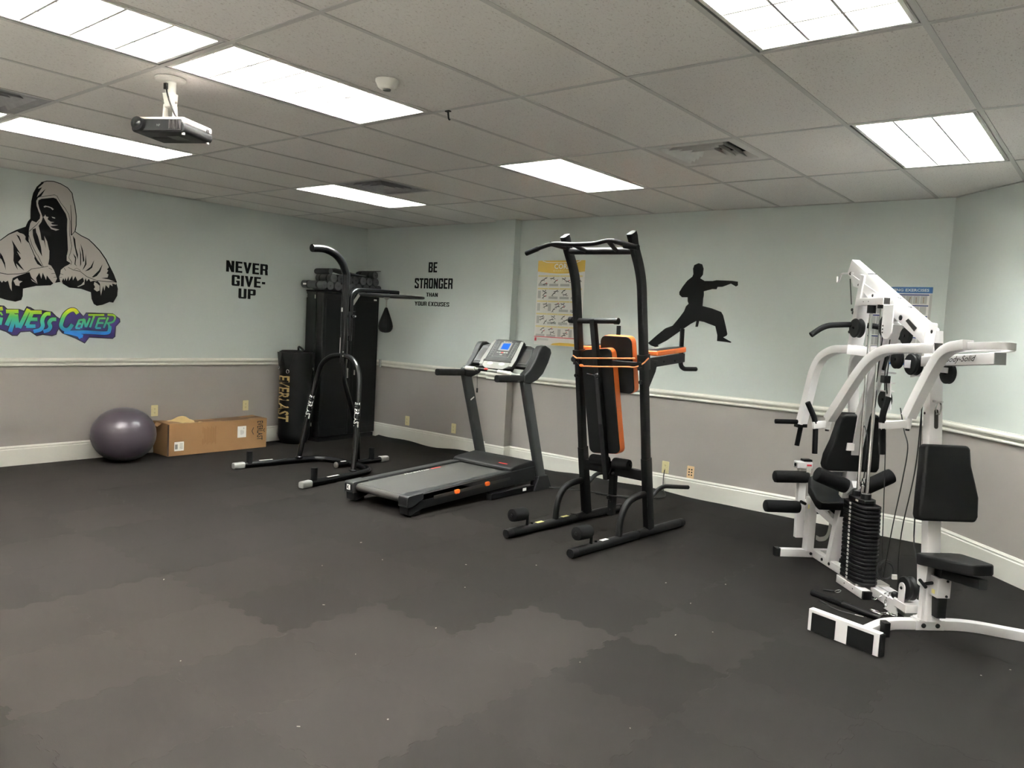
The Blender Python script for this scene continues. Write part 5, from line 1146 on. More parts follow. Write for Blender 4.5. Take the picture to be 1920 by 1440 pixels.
# folded bench stored upright between the posts
def sp(t): return V((-.138*t, -.160-.112*t, .40+1.20*t))
spine = T().sweep([sp(0), sp(1)], rrect(.042,.046,.004,2), (0,1,0)).build('bench_spine', 'black_satin', r)
T().sweep([sp(.35), sp(.64)], rrect(.030,.050,.004,2), (0,1,0)).build('spine_insert', 'dark_plastic', spine)
T().tube([sp(.985)+V((-.205,0,.0)), sp(.985)+V((.205,0,.012))], .0205, n=14).build('bench_foot', 'black_satin', r)
for d_ in (-1, 1): T().cyl(sp(.985)+V((d_*.195,0,.006 if d_ < 0 else .011)), sp(.985)+V((d_*.228,0,.006 if d_ < 0 else .012)), .0245, n=16).build('foot_cap', 'black_plastic', r)
pad('bench_pad', V((-.040,-.117,.592)), -.0935, -.115, .285, .800, .060, r, taper=.0, rad=.045)
T().text('MARCY', V((-.058,-.1685,.735)), (1,0,.115), (-.115,-.0935,1), w=.16, h=.026, d=.0008).build('bench_logo', 'dark_plastic', r, smooth=0) if False else None
pc = sp(.655); pk = T().cyl(pc+V((-.075,-.035,.004)), pc+V((.020,-.035,-.004)), .0055, n=8).build('lock_pin', 'chrome', spine)
T().lathe([(.017,0),(.019,.008),(.012,.018)], pc+V((.016,-.030,-.004)), (.2,-1,0), n=14).build('pin_knob', 'black_plastic', spine)
# bench front leg with rollers
leg_ = T().bar((0,-.078,.47), (0,-.072,.115), .048, .050, (0,1,0), .004).build('bench_leg', 'black_satin', r)
for z_ in (.16, .22): T().cyl((0,-.098,z_), (0,-.1005,z_), .007, n=8).build('pin_hole', 'slot_dark', leg_)
T().tube([(-.125,-.115,.262), (.180,-.115,.280)], .007, n=8).build('leg_crossbar', 'black_satin', leg_)
T().lathe([(.018,0),(.020,.01),(.014,.022)], (0,-.110,.255), (0,-1,0), n=14).build('leg_knob', 'black_plastic', leg_)
for u0, u1 in ((-.185,-.022), (.028,.175)):
    T().lathe([(.03,0),(.041,.006),(.044,.018),(.044,u1-u0-.018),(.041,u1-u0-.006),(.03,u1-u0)], (u0,-.125,.520+.05*(u0+.2)*.4), (1,0,.04), n=24).build('foam_roller', 'black_foam', r)
T().cyl((-.19,-.125,.52), (.19,-.125,.535), .010, n=8).build('roller_axle', 'black_metal', r)
T().bar((0,-.10,.50), (0,-.155,.43), .045, .05, (1,0,0)).build('bench_hinge', 'black_satin', r)
T().cyl((.03,-.135,.455), (.045,-.15,.452), .011, n=10).build('hinge_bolt', 'chrome', r)

# orange resistance cord looped round both posts
r = thing('resistance_cord', 'orange resistance cord looped around both power tower uprights', 'resistance band', TM @ V((0,-.29,1.25)))
up1 = T().tube(smooth_path([(-.325,-.250,1.318), (-.295,-.275,1.312), (-.25,-.300,1.302), (-.205,-.330,1.304), (0,-.322,1.317), (.262,-.275,1.334)], 5), .0052, n=8).build('upper_strand', 'orange_cord', r)
T().tube(smooth_path([(-.165,-.325,1.247), (0,-.318,1.255), (.20,-.290,1.270), (.275,-.292,1.272), (.318,-.262,1.300), (.335,-.215,1.342)], 5), .0052, n=8).build('lower_strand', 'orange_cord', r)
T().tube(smooth_path([(-.250,-.300,1.275), (-.215,-.315,1.258), (-.19,-.325,1.25)], 4), .003, n=6).build('snap_wire', 'chrome', r)
T().lathe([(.006,0),(.011,.006),(.011,.026),(.006,.032)], (-.196,-.326,1.252), (1,0,-.1), n=12).build('cord_ferrule', 'orange_vinyl', r)
T().lathe([(.006,0),(.012,.006),(.012,.032),(.006,.040)], (-.228,-.318,1.300), (1,-.1,.05), n=12).build('cord_ferrule', 'black_plastic', r)
# ------------------------------------------------------------------ white two-station home gym, set parallel to the angled wall
GM = Matrix.Translation(V((5.058, 4.352, 0))) @ Matrix.Rotation(math.atan2(-.725,.689), 4, 'Z')   # x: along the spine towards the camera, y: towards the angled wall
r = thing('home_gym', 'white two-station home gym with black weight stack and black pads', 'home gym', GM @ V((0,0,0)))
def G(): return MB(GM)
WP = 'white_powder'; PC = .03
def bolts(par, pts, d=(0,-1,0), rad=.011):
    for p in pts: G().lathe([(rad,0),(rad,.004),(rad*.55,.008)], p, d, n=12).build('bolt', 'black_plastic', par)
# --- base
sb = G().bar((-.80,PC,.028), (.455,PC,.028), .05, .052, (0,0,1), .003).build('base_spine', WP, r)
rf = G().bar((-.82,-.235,.028), (-.82,.30,.028), .05, .054, (0,0,1), .003).build('rear_foot', WP, r)
for p_ in (-.235, .30): G().bar((-.82,p_-.03 if p_ < 0 else p_,.030), (-.82,p_ if p_ < 0 else p_+.03,.030), .056, .06, (0,0,1), .006).build('rubber_cap', 'black_plastic', rf)
bolts(rf, [(-.79,-.015,.03)], (1,0,0)); bolts(sb, [(-.66,PC-.026,.03), (-.56,PC-.026,.03)])
for p_ in (-.065, .105):
    bt = G().bar((-.27,p_,.026), (.036,p_,.026), .058, .050, (0,0,1), .003).build('stack_base_tube', WP, r)
    G().bar((.034,p_,.026), (.052,p_,.026), .056, .048, (0,0,1), .003).build('rubber_cap', 'black_plastic', bt)
    G().bar((-.285,p_,.026), (-.268,p_,.026), .056, .048, (0,0,1), .003).build('rubber_cap', 'black_plastic', bt)
    for s_ in (-.17, -.07): G().cyl((s_,p_-.0295,.028), (s_,p_-.0302,.028), .005, n=8).build('bolt_hole', 'slot_dark', bt)
G().bar((-.10,-.09,.056), (-.10,.13,.056), .10, .012, (0,0,1)).build('stack_cradle', 'steel', r)
fb = G().sweep(fillet([(.715,-.535,.026), (.59,-.36,.026), (.475,-.20,.026), (.475,.26,.026), (.585,.44,.026), (.78,.80,.026)], .10, 6), rrect(.052,.052,.003,2), (0,0,1)).build('front_beam', WP, r)
G().bar((.475,-.045,.029), (.475,.115,.029), .062, .056, (0,0,1), .003).build('beam_collar', WP, fb)
bolts(fb, [(.507,-.005,.028), (.507,.075,.028)], (1,0,0), .013)
G().bar((.78,.80,.028), (.797,.832,.028), .056, .058, (0,0,1), .004).build('rubber_cap', 'black_plastic', fb)
G().bar((.585,-.270,.0), (.585,-.270,.075), .035, .05, (1,0,0), .006).build('rubber_foot', 'black_plastic', fb)
# --- foot plate
fa, fb_ = V((.525,-.663,0)), V((.857,-.462,0)); d_ = (fb_-fa).normalized(); no_ = V((d_.y,-d_.x,0)); Lp = (fb_-fa).length
fp = G().prism([(0,.0),(Lp,.0),(Lp,.116),(0,.116)], fa-no_*.038, d_, (0,0,1), .038).build('foot_plate', WP, r, bevel=.003)
for a, b_ in ((.021,.157), (.222,.361)): G().prism([(a,.002),(b_,.002),(b_,.101),(a,.101)], fa, d_, (0,0,1), .004).build('grip_pad', 'black_foam', fp, bevel=.002)
G().prism([(Lp,.002),(Lp+.012,.002),(Lp+.012,.114),(Lp,.114)], fa-no_*.037, d_, (0,0,1), .036).build('end_cap', 'black_plastic', fp, bevel=.003)
G().bar(V((.60,-.375,.026)), fa+d_*Lp*.62-no_*.036+V((0,0,.03)), .05, .052, (0,0,1), .003).build('plate_strut', WP, fp)
G().prism([(.0,.03),(.075,.03),(.0,.085)], V((.66,-.46,0)), V((-.6,.5,0)).normalized(), (0,0,1), .006).build('plate_gusset', WP, fp)
# --- frame
mast = G().sweep([(-.575,PC,.05), (-.355,PC,1.07), (-.075,PC,1.66)], rrect(.050,.075,.004,2), (0,1,0)).build('rear_mast', WP, r)
bolts(mast, [(-.42,PC-.026,.80), (-.37,PC-.026,1.02)])
post = G().sweep([(.505,PC,.055), (.300,PC,1.615)], rrect(.060,.075,.004,2), (0,1,0)).build('front_post', WP, r)
diag = G().sweep([(-.625,PC,2.03), (.285,PC,1.582)], rrect(.056,.105,.004,2), (0,0,1)).build('top_beam', WP, r)
bolts(diag, [(-.06,PC,1.807), (.055,PC,1.751)], (.44,0,.9), .014); bolts(diag, [(-.60,PC-.0285,1.985), (-.30,PC-.0285,1.83)]); bolts(diag, [(.02,PC-.0285,1.69)], rad=.016)
G().sweep([(.08,PC-.030,1.655), (.17,PC-.030,1.610)], rrect(.034,.006,.004), (0,1,0)).build('beam_slot', 'dark_plastic', diag) if False else G().prism([(.075,1.672),(.098,1.684),(.188,1.632),(.165,1.612)], (0,PC-.0285,0), (1,0,0), (0,0,1), .003).build('beam_slot', 'dark_plastic', diag)
G().prism([(-.60,1.985),(-.55,1.90),(-.44,1.875),(-.26,1.755),(-.14,1.74),(-.14,1.80)], (0,PC-.027,0), (1,0,0), (0,0,1), .006).build('beam_gusset', WP, diag)
pl = G().prism(rrect(.085,.12,.012,3), (.335,PC-.034,1.60), (1,0,-.1), (.1,0,1), .008).build('pivot_plate', WP, post)
bolts(pl, [(.345,PC-.036,1.612)], rad=.014)
rc = G().sweep([(-.525,PC,1.475), (-.430,PC,1.965)], rrect(.050,.085,.004,2), (0,1,0)).build('rear_column', WP, r)
G().box((-.43,PC,1.97), (.10,.054,.008)).build('column_cap', 'dark_plastic', rc)
bolts(rc, [(-.485,PC-.026,1.905), (-.545,PC-.026,1.745), (-.530,PC-.026,1.725), (-.556,PC-.026,1.600)])
G().bar((-.36,-.10,1.485), (-.26,PC,1.475), .06, .06, (0,0,1), .003).build('arm_stop', WP, r)
# weight stack
rods = []
for a, b_ in ((-.225,-.268), (-.130,-.152)): G().cyl((a,-.02,.06), (b_,-.02,1.775), .0105, n=14).build('guide_rod', 'chrome', r)
hb = G().bar((-.425,-.02,1.790), (-.105,-.02,1.790), .046, .046, (0,0,1), .002).build('rod_holder', WP, r)
G().bar((-.106,-.02,1.790), (-.1035,-.02,1.790), .038, .038, (0,0,1)).build('open_end', 'slot_dark', hb)
for s_ in (-.33, -.27): G().cyl((s_,-.0435,1.79), (s_,-.044,1.79), .004, n=8).build('bolt_hole', 'slot_dark', hb)
for s_, l_ in ((-.268,.05), (-.152,.022)): G().cyl((s_,-.02,1.768-l_), (s_,-.02,1.768), .026, n=18).build('top_bumper', 'black_plastic', r)
sc0, pc0, ls, lp, ch = -.150, -.018, .262, .140, .034
def hexa(sx, sy, c_): return [(-sx/2+c_,-sy/2),(sx/2-c_*1.4,-sy/2),(sx/2,-sy/2+c_*.8),(sx/2,sy/2-c_),(sx/2-c_,sy/2),(-sx/2+c_,sy/2),(-sx/2,sy/2-c_),(-sx/2,-sy/2+c_)]
N_ = 20; z0_, pit = .060, .0243
for k in range(N_):
    z_ = z0_+k*pit; off = -.03*(k/N_)
    pt = G().prism(hexa(ls, lp, ch), (sc0+off, pc0, z_), (1,0,0), (0,1,0), pit-.0055).build('weight_plate', 'black_plastic', r, bevel=.005)
    tg_ = G().prism(rrect(.021,.016,.003,2), (sc0+off-.012,pc0-lp/2-.0002,z_+.010), (1,0,0), (0,0,1), .0012).build('weight_number', 'white_label', pt)
    MB(GM).text(str((N_-k)*10), (sc0+off-.012,pc0-lp/2-.0016,z_+.010), (1,0,0), (0,0,1), w=.009, h=.006, d=.0002).build('digits', 'print_black', pt, smooth=0)
zt_ = z0_+N_*pit
tp_ = G().prism(hexa(.185,.105,.026), (sc0-.036,pc0,zt_), (1,0,0), (0,1,0), .026).build('top_plate', 'black_plastic', r, bevel=.003)
G().prism(rrect(.030,.012,.002), (sc0+.0,pc0-.0527,zt_+.014), (1,0,0), (0,0,1), .0012).build('plate_label', 'white_label', tp_)
for s_ in (-.240, -.140): G().lathe([(.030,0),(.030,.034),(.026,.038)], (s_,-.02,zt_+.024), (0,0,1), n=20).build('rod_collar', 'black_plastic', tp_)
G().cyl((-.186,-.02,zt_+.02), (-.186,-.02,zt_+.10), .0085, n=12).build('selector_stem', 'steel', tp_)
G().tube([V((-.186,-.02,zt_+.125))+V((0,.0,.022*math.cos(t)))+V((.012*math.sin(t),0,0)) for t in [2*math.pi*k/14 for k in range(14)]], .0045, n=6, closed=True).build('stem_link', 'chrome', tp_)
# swing plate beside the rods and pulleys up top
cam_ = G().prism([(-.055,.10),(.055,.10),(.055,-.05)]+[(.055*math.cos(a), -.05-.055*math.sin(a)) for a in [math.radians(q) for q in range(15,180,15)]]+[(-.055,-.05)], (-.045,-.035,1.665), (1,0,0), (0,0,1), .008).build('pulley_guard', WP, r, bevel=.002)
for z_ in (1.64, 1.62, 1.60): G().cyl((-.083,-.043,z_), (-.083,-.046,z_), .005, n=8).build('bolt_hole', 'slot_dark', cam_)
def pulley(c_, rad, wd=.026, axis=(0,1,0), br=True):
    c_ = V(c_); ax = V(axis).normalized(); h_ = wd/2
    p_ = G().lathe([(rad*.35,-h_),(rad*.92,-h_),(rad,-h_*.75),(rad,-h_*.55),(rad*.86,-h_*.1),(rad*.86,h_*.1),(rad,h_*.55),(rad,h_*.75),(rad*.92,h_),(rad*.35,h_)], c_, ax, n=28).build('pulley', 'black_plastic', r)
    G().cyl(c_-ax*(h_+.006), c_+ax*(h_+.006), .008, n=10).build('axle', 'black_metal', p_)
    return p_
pulley((-.455,PC-.03,1.625), .062, .05); pulley((.045,PC,1.585), .050); pulley((-.025,PC,1.445), .056); pulley((.160,PC-.01,1.425), .062, .05); pulley((.455,PC,1.395), .058); pulley((-.115,PC,1.195), .060, .03); pulley((-.10,-.02,1.64), .062, .02)
G().prism([(.10,1.47),(.19,1.47),(.17,1.36),(.08,1.345)], (0,PC+.03,0), (1,0,0), (0,0,1), .006).build('pulley_bracket', WP, r)
G().box((.155,PC-.045,1.425), (.055,.006,.045)).build('axle_plate', WP, r, bevel=.002)
G().box((.455,PC-.022,1.410), (.06,.006,.030)).build('axle_plate', WP, r, bevel=.002)
G().bar((-.04,PC-.02,1.14), (-.075,PC-.02,1.33), .06, .006, (0,1,0)).build('tension_bracket', WP, r)
for z_ in (1.25, 1.30, 1.36): G().box((-.085,PC-.01,z_), (.06,.06,.008)).build('bracket_bridge', WP, r)
G().box((-.045,-.02,1.322), (.045,.04,.045)).build('cable_clamp', 'black_plastic', r, bevel=.003)
G().cyl((-.125,PC-.02,1.375), (-.10,PC-.02,1.46), .012, n=10).build('cable_sleeve', 'black_plastic', r)
# --- front overhead tube with the maker's name and its hoop
ot = G().bar((.30,.0,1.447), (.875,.0,1.490), .056, .056, (0,0,1), .003).build('overhead_tube', WP, r)
G().bar((.873,.0,1.490), (.879,.0,1.4905), .058, .058, (0,0,1)).build('tube_cap', 'grey_plastic', ot)
MB(GM).text('Body-Solid', (.628,-.0282,1.4725), (1,0,.075), (-.075,0,1), w=.235, h=.040, shear=.45, bold=.004, d=.0008).build('maker_name', 'print_black', ot, smooth=0)
hp = G().sweep(fillet([(.66,-.070,1.538), (.84,-.070,1.548), (.905,-.055,1.551), (.93,-.005,1.552), (.905,.060,1.550), (.70,.095,1.540), (.48,.095,1.530)], .05, 6), rrect(.007,.036,.002), (0,0,1)).build('bar_hoop', WP, r)
bolts(hp, [(.705,-.0735,1.541)], rad=.012)
G().bar((.80,.0,1.512), (.83,.095,1.53), .05, .006, (0,0,1)).build('hoop_bracket', WP, hp)
# --- swing arms
def arm(pts, nm='press_arm'): return G().sweep(fillet(pts, .10, 6), rrect(.052,.062,.004,2), (0,1,0)).build(nm, WP, r)
def grip(par, pts, rad=.0165): return G().tube(fillet(pts, .03, 4), rad, n=12).build('hand_grip', 'black_foam', par)
A_ = arm([(.47,-.05,1.523), (.255,-.09,1.514), (.10,-.125,1.500), (.0,-.155,1.435), (-.06,-.185,1.340), (-.232,-.25,1.048)])
G().bar((.468,-.05,1.523), (.474,-.05,1.523), .046, .056, (0,0,1)).build('end_plug', 'slot_dark', A_)
G().cyl((-.240,-.255,.985), (-.236,-.252,1.050), .020, n=14).build('pivot_sleeve', WP, A_); G().cyl((-.240,-.255,.972), (-.240,-.255,.986), .012, n=10).build('pivot_bolt', 'black_plastic', A_)
G().bar((-.240,-.250,1.017), (-.250,-.345,1.003), .028, .044, (0,0,1), .003).build('handle_bracket', WP, A_)
grip(A_, [(-.25,-.390,1.145), (-.25,-.338,1.050), (-.25,-.330,1.015)]); grip(A_, [(-.25,-.325,.985), (-.25,-.317,.826)])
B_ = arm([(.735,-.068,1.548), (.623,-.075,1.533), (.562,-.085,1.495), (.522,-.10,1.415), (.481,-.12,1.309), (.429,-.15,1.150)])
G().cyl((.428,-.150,1.085), (.429,-.150,1.160), .017, n=14).build('pivot_sleeve', WP, B_); G().cyl((.428,-.150,1.073), (.428,-.150,1.086), .011, n=10).build('pivot_bolt', 'black_plastic', B_)
G().bar((.428,-.148,1.112), (.428,-.306,1.094), .026, .042, (0,0,1), .003).build('handle_bracket', WP, B_)
grip(B_, [(.428,-.272,1.250), (.428,-.294,1.170), (.428,-.298,1.110)]); grip(B_, [(.428,-.292,1.080), (.428,-.277,.940)])
for sg in (-1, 1):
    f_ = (lambda p: p) if sg < 0 else (lambda p: 2*PC-p)
    L_a = arm([(-.36,f_(-.02),1.490), (-.617,f_(-.06),1.479), (-.727,f_(-.09),1.420), (-.770,f_(-.11),1.320), (-.780,f_(-.13),1.160), (-.796,f_(-.16),.945)], 'row_arm')
    grip(L_a, [(-.80,f_(-.185),.960), (-.80,f_(-.345),.957)]); grip(L_a, [(-.80,f_(-.160),.925), (-.80,f_(-.177),.793)])
    G().bar((-.798,f_(-.162),.925), (-.798,f_(-.163),.948), .060, .068, (0,1,0)).build('end_plug', 'black_plastic', L_a)
# --- front station: back pad, seat, seat carriage
def cushion(name, outline, o, ex, ey, th, bev=.014, bulge=0.):
    return G().prism(outline, o, ex, ey, th).build(name, 'black_vinyl', r, bevel=bev, seg=4)
upv = V((-.125,0,1)).normalized()
bo_ = [(-.150,0),(.155,0),(.170,.03),(.172,.13),(.155,.20),(.128,.30),(.122,.385),(.108,.405),(-.118,.405),(-.130,.385),(-.136,.28),(-.150,.14),(-.158,.03)]
bp_ = cushion('back_pad', bo_, (.485,PC+.012,.605), (0,1,0), upv, .075)
for s_ in (.60,): pass
slot = G().prism(rrect(.022,.105,.010,3), (.3565,PC,1.135), (0,1,0), (-.13,0,1), .0395).build('pin_slot', 'slot_dark', post)
G().tube([V((.402,PC+.002,1.20))+V((0,.016*math.cos(t),.034*math.sin(t))) for t in [2*math.pi*k/16 for k in range(16)]], .0045, n=6, closed=True).build('snap_hook', 'chrome', post)
G().bar((.372,PC-.02,1.236), (.42,PC+.012,1.236), .010, .010, (0,0,1)).build('snap_gate', 'chrome', post)
bolts(post, [(.345,PC-.031,1.165)])
so_ = [(0,-.125),(.06,-.130),(.20,-.105),(.315,-.075),(.335,-.055),(.335,.055),(.315,.075),(.20,.105),(.06,.130),(0,.125),(-.02,.09),(-.02,-.09)]
sx_ = V((1,.05,.125)).normalized()
st_ = cushion('seat', so_, (.500,.042,.368), sx_, V((-.05,1,0)).normalized(), .058, .016)
G().bar((.545,.045,.335), (.835,.060,.370), .05, .048, (0,0,1), .004).build('seat_tube', 'black_plastic', st_)
G().bar((.835,.060,.370), (.838,.060,.3705), .044, .042, (0,0,1)).build('tube_plug', 'dark_plastic', st_)
ca = G().bar((.490,-.002,.05), (.490,-.002,.40), .036, .045, (0,1,0), .003).build('seat_post', WP, r)
G().bar((.545,.045,.095), (.545,.045,.40), .058, .052, (0,1,0), .004).build('slide_tube', 'black_plastic', ca)
G().bb((.500,.006,.205),(.578,.080,.312)).build('slide_sleeve', WP, ca, bevel=.003)
bolts(ca, [(.578,.058,.298), (.578,.058,.216)], (1,0,0), .007)
G().prism([(.455,.375),(.552,.388),(.545,.28),(.495,.245),(.475,.25)], (0,-.036,0), (1,0,0), (0,0,1), .008).build('seat_bracket', WP, ca, bevel=.002); bolts(ca, [(.485,-.037,.362)], rad=.008)
kn = G().cyl((.545,-.005,.278), (.560,-.055,.276), .009, n=10).build('pull_knob', 'black_plastic', ca); G().bar((.52,-.060,.285), (.575,-.058,.262), .016, .016, (0,0,1), .006).build('knob_handle', 'black_plastic', ca)
G().box((.545,.0052,.232), (.026,.0012,.022)).build('caution_label', 'yellow_label', ca)
G().bar((.475,-.03,.055), (.475,.09,.055), .07, .012, (0,0,1)).build('post_foot', WP, ca)
# low pulley
lp_ = G().bb((.30,-.055,.060),(.415,.075,.105)).build('low_pulley_box', WP, r, bevel=.003)
G().prism([(-.028,0),(.028,0),(.028,.085)]+[(.028*math.cos(a), .085+.028*math.sin(a)) for a in [math.radians(q) for q in range(15,180,15)]]+[(-.028,.085)], (.355,-.045,.100), (1,0,0), (0,0,1), .006).build('pulley_cheek', WP, lp_, bevel=.0015); bolts(lp_, [(.355,-.052,.183)], rad=.009)
pulley((.350,-.010,.180), .066, .055); pulley((.455,.055,.25), .058, .022)
G().bb((.20,-.025,.055),(.30,.0,.075)).build('toe_plate', WP, r)
G().prism([(.19,.0),(.31,.0),(.29,.10),(.27,.10)], (0,-.030,0), (1,0,0), (0,0,1), .005).build('low_bracket', WP, r)
G().ball((.250,-.02,.105), (.022,.022,.022)).build('cable_stop_ball', 'black_plastic', r)
# --- rear station
rb = [(-.178,0),(.170,0),(.182,.03),(.172,.12),(.150,.20),(.128,.37),(.110,.385),(-.105,.385),(-.125,.37),(-.155,.20),(-.185,.10),(-.190,.03)]
bp2 = cushion('back_pad', rb, (-.405,PC-.006,.690), (0,1,0), V((.16,0,1)).normalized(), -.075)
G().box((-.385,PC-.05,.86), (.03,.05,.05)).build('pad_mount', WP, bp2, bevel=.002)
rs = [(0,-.175),(.05,-.185),(.20,-.165),(.33,-.115),(.35,-.09),(.35,.10),(.33,.13),(.20,.185),(.05,.20),(0,.19)]
st2 = cushion('seat', rs, (-.415,PC-.012,.428), V((-.94,0,.34)).normalized(), V((0,-1,0)), .062, .016)
G().bar((-.78,PC-.03,.375), (-.50,PC,.305), .05, .05, (0,0,1), .003).build('seat_rail', WP, st2)
G().bar((-.47,PC,.40), (-.70,PC,.485), .05, .06, (0,0,1), .003).build('seat_support', 'black_plastic', st2)
lp2 = G().bar((-.80,-.035,.055), (-.80,-.035,.43), .078, .050, (0,1,0), .003).build('leg_post', WP, r)
G().box((-.774,-.062,.37), (.002,.018,.03)).build('caution_label', 'yellow_label', lp2); G().cyl((-.79,-.085,.385), (-.765,-.130,.405), .011, n=10).build('pull_knob', 'black_plastic', lp2)
la = G().bar((-.855,-.085,.130), (-.865,-.095,.665), .040, .055, (0,1,0), .003).build('leg_lever', WP, r)
G().bb((-.90,-.145,.625),(-.83,-.03,.675)).build('lever_bracket', WP, la, bevel=.008); G().bb((-.895,-.095,.672),(-.84,-.035,.690)).build('lever_cap', 'black_plastic', la)
bolts(la, [(-.855,-.147,.650)], rad=.013); G().box((-.829,-.06,.628), (.002,.034,.062)).build('lever_label', 'white_label', la); G().box((-.8285,-.06,.652), (.002,.034,.012)).build('label_band', 'poster_red', la)
def foam(p0, p1, rad, par): 
    p0, p1 = V(p0), V(p1); l_ = (p1-p0).length
    return G().lathe([(rad*.75,0),(rad*.95,.006),(rad,.020),(rad,l_-.020),(rad*.95,l_-.006),(rad*.75,l_)], p0, p1-p0, n=24).build('foam_roller', 'black_foam', par)
foam((-.850,-.300,.560), (-.850,-.050,.566), .043, la); foam((-.850,.02,.566), (-.850,.27,.57), .043, la)
foam((-.800,-.372,.360), (-.815,-.115,.355), .043, la); foam((-.815,-.03,.355), (-.80,.22,.355), .043, la)
G().cyl((-.85,-.28,.562), (-.85,.26,.568), .012, n=8).build('roller_axle', 'steel', la)
hd_ = G().bar((-.355,PC,.62), (-.43,PC,.56), .05, .05, (0,1,0)).build('hold_down_stem', WP, r)
foam((-.35,-.245,.682), (-.35,-.035,.605), .048, hd_); foam((-.35,.075,.595), (-.35,.265,.690), .048, hd_)
G().sweep(smooth_path([(-.64,PC-.02,.375), (-.60,PC-.02,.30), (-.63,PC-.02,.20), (-.72,PC-.02,.155), (-.78,PC-.02,.15)], 5), rrect(.030,.005), (0,1,0)).build('guard_strap', 'steel', r)
# lat bar parked on the rear column, with its hook at the top of the beam
G().tube(fillet([(-.50,-.285,1.565), (-.50,-.195,1.632), (-.50,-.02,1.648), (-.50,.18,1.645), (-.50,.33,1.58)], .06, 5), .0185, n=14).build('lat_bar', 'black_foam', r)
G().tube(fillet([(-.565,PC-.03,1.985), (-.72,PC-.03,1.992), (-.748,PC-.03,1.942), (-.772,PC-.03,1.936), (-.778,PC-.03,1.975)], .012, 4), .0055, n=8).build('storage_hook', WP, r)
# cables
for pth in ([(-.60,PC-.03,1.95), (-.555,PC-.03,1.78)], [(-.115,-.02,1.60), (-.186,-.02,.69)],
            [(-.035,-.02,1.56), (-.055,-.02,1.34), (-.10,.05,.92), (-.02,.05,.16)], [(-.02,-.02,1.50), (-.03,-.02,1.30), (-.08,.03,1.20)],
            [(.02,.05,1.16), (.077,.05,1.034), (.129,.05,.938), (.107,.05,.745), (.056,.05,.478), (.0,.05,.118)],
            [(.25,.05,1.37), (.228,.05,1.192), (.219,.05,.83), (.145,.05,.438), (.157,.05,.155), (.28,.02,.19)],
            [(.205,.04,1.37), (.235,.05,1.10), (.25,.05,.80), (.258,.05,.546), (.285,.05,.38), (.39,.05,.25)],
            [(-.30,.0,1.05), (-.17,-.03,.95), (-.18,-.03,.75)]):
    G().tube(smooth_path(pth, 6), .0036, n=6).build('cable', 'cable', r)
G().tube([V((.0,.06,.17))+V((.0,.052*math.cos(t),.06*math.sin(t))) for t in [2*math.pi*k/20 for k in range(20)]]+[V((.01,.06,.17))+V((0,.045*math.cos(t),.052*math.sin(t))) for t in [2*math.pi*k/20 for k in range(21)]], .006, n=6).build('cable_coil', 'cable', r)
G().box((.03,.105,.14), (.012,.03,.028)).build('cable_tag', 'white_label', r)

# ------------------------------------------------------------------ loose bits on the floor in front of the gym
r = thing('curl_bar', 'straight black curl bar lying on the floor behind the foot plate', 'bar', GM @ V((.19,-.28,0)))
a, b_ = V((-.012,-.378,.0185)), V((.395,-.176,.0185))
G().cyl(a, a.lerp(b_, .46), .0185, n=16).build('foam_grip', 'black_foam', r); G().cyl(a.lerp(b_, .46), b_, .0165, n=16).build('bar_shaft', 'black_satin', r)
G().tube([a.lerp(b_, .46)+V((.018,.028,-.006))+V((.020*math.cos(t),.010*math.sin(t),.012*math.sin(t))) for t in [2*math.pi*k/14 for k in range(14)]], .0028, n=6, closed=True).build('swivel_ring', 'chrome', r)
r = thing('cable_leash', 'thin black cable curving on the floor beside the curl bar', 'cable', GM @ V((.25,-.33,0)))
G().tube(smooth_path([(.085,-.378,.004), (.155,-.368,.004), (.234,-.350,.004), (.304,-.279,.004), (.345,-.235,.004)], 6), .0035, n=6).build('wire', 'cable', r)
G().cyl((.304,-.279,.004), (.335,-.245,.004), .0042, n=8).build('wire_end', 'chrome', r)
r = thing('ring_pin', 'small black pull pin with a metal ring on the floor near the weight stack', 'pin', GM @ V((-.07,-.2,0)))
G().cyl((-.10,-.265,.006), (-.075,-.205,.006), .005, n=8).build('pin_shaft', 'black_plastic', r)
G().tube([V((-.066,-.188,.010))+V((.016*math.cos(t),.016*math.sin(t),.006*math.sin(t))) for t in [2*math.pi*k/14 for k in range(14)]], .0028, n=6, closed=True).build('ring', 'chrome', r)
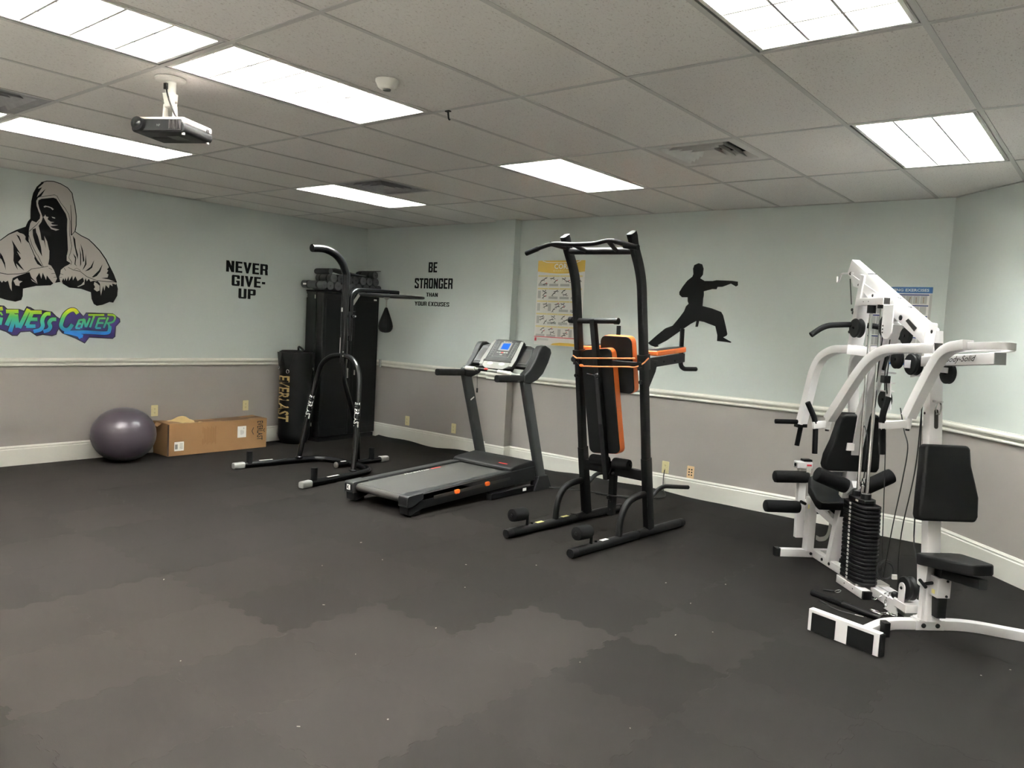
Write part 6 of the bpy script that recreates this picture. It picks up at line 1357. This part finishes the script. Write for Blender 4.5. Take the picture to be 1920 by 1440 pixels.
def snap(nm, s_, p_, rot, label):
    q = thing(nm, label, 'carabiner', GM @ V((s_,p_,0)), 'loose carabiners')
    R_ = Matrix.Translation(V((s_,p_,.0055))) @ Matrix.Rotation(rot, 4, 'Z')
    pts = [R_ @ V((.024*math.cos(t)+(.006 if math.cos(t) > 0 else -.006), (.013 if math.cos(t) > 0 else .010)*math.sin(t), 0)) for t in [2*math.pi*k/18 for k in range(18)]]
    G().tube(pts, .0036, n=6, closed=True).build('hook_body', 'chrome', q); G().cyl(R_ @ V((.032,0,0)), R_ @ V((.044,0,0)), .006, n=8).build('swivel_eye', 'chrome', q)
snap('carabiner', .245, -.130, .4, 'shiny carabiner on the floor, nearest the end of the curl bar')
snap('carabiner', .283, -.098, 1.5, 'shiny carabiner on the floor, middle of the loose three')
snap('carabiner', .285, -.050, .2, 'shiny carabiner on the floor, nearest the low pulley')
r = thing('chain', 'short steel chain draped over the base spine in front of the weight stack', 'chain', GM @ V((.1,0,.05)))
cp = smooth_path([(.02,-.045,.012), (.06,-.035,.010), (.085,.0,.040), (.09,.03,.062), (.11,.05,.060), (.13,.01,.050), (.15,-.012,.020), (.17,-.02,.010), (.19,-.03,.008), (.205,-.045,.008)], 3)
for k, p in enumerate(cp):
    t_ = (cp[min(k+1, len(cp)-1)]-cp[max(k-1, 0)]).normalized(); sd = t_.cross(V((0,0,1)) if k % 2 else V((.3,.9,.1))).normalized()
    G().tube([p+t_*.011*math.cos(t)+sd*.006*math.sin(t) for t in [2*math.pi*i/10 for i in range(10)]], .0022, n=5, closed=True).build('chain_link', 'chrome', r)
# crumbs of paper and grit on the mats
mb = MB(); q = random.Random(21)
for (x_, y_) in [(4.05,3.64),(4.32,3.42),(4.62,3.08),(4.28,2.28),(3.55,1.62),(3.9,1.05),(2.95,1.9),(2.4,2.3),(2.55,2.62),(3.6,2.1),(3.25,2.65),(4.75,1.95),(5.3,1.9),(5.75,3.55),(5.85,3.75),(5.55,1.35),(3.0,2.95),(2.2,2.75),(3.3,3.3),(4.5,2.9),(4.1,1.35),(3.1,1.05),(2.05,1.5),(4.35,3.9)]:
    a = q.random()*6.28; l_, w_ = .004+.009*q.random()**2, .002+.003*q.random(); mb.box((x_+q.uniform(-.03,.03), y_+q.uniform(-.03,.03), .0012), (l_, w_, .002), Matrix.Rotation(a, 3, 'Z'))
o_ = tag(mb.build('floor_grit', 'scrap'), 'tiny pale crumbs scattered over the black floor mats', 'debris'); o_['kind'] = 'stuff'
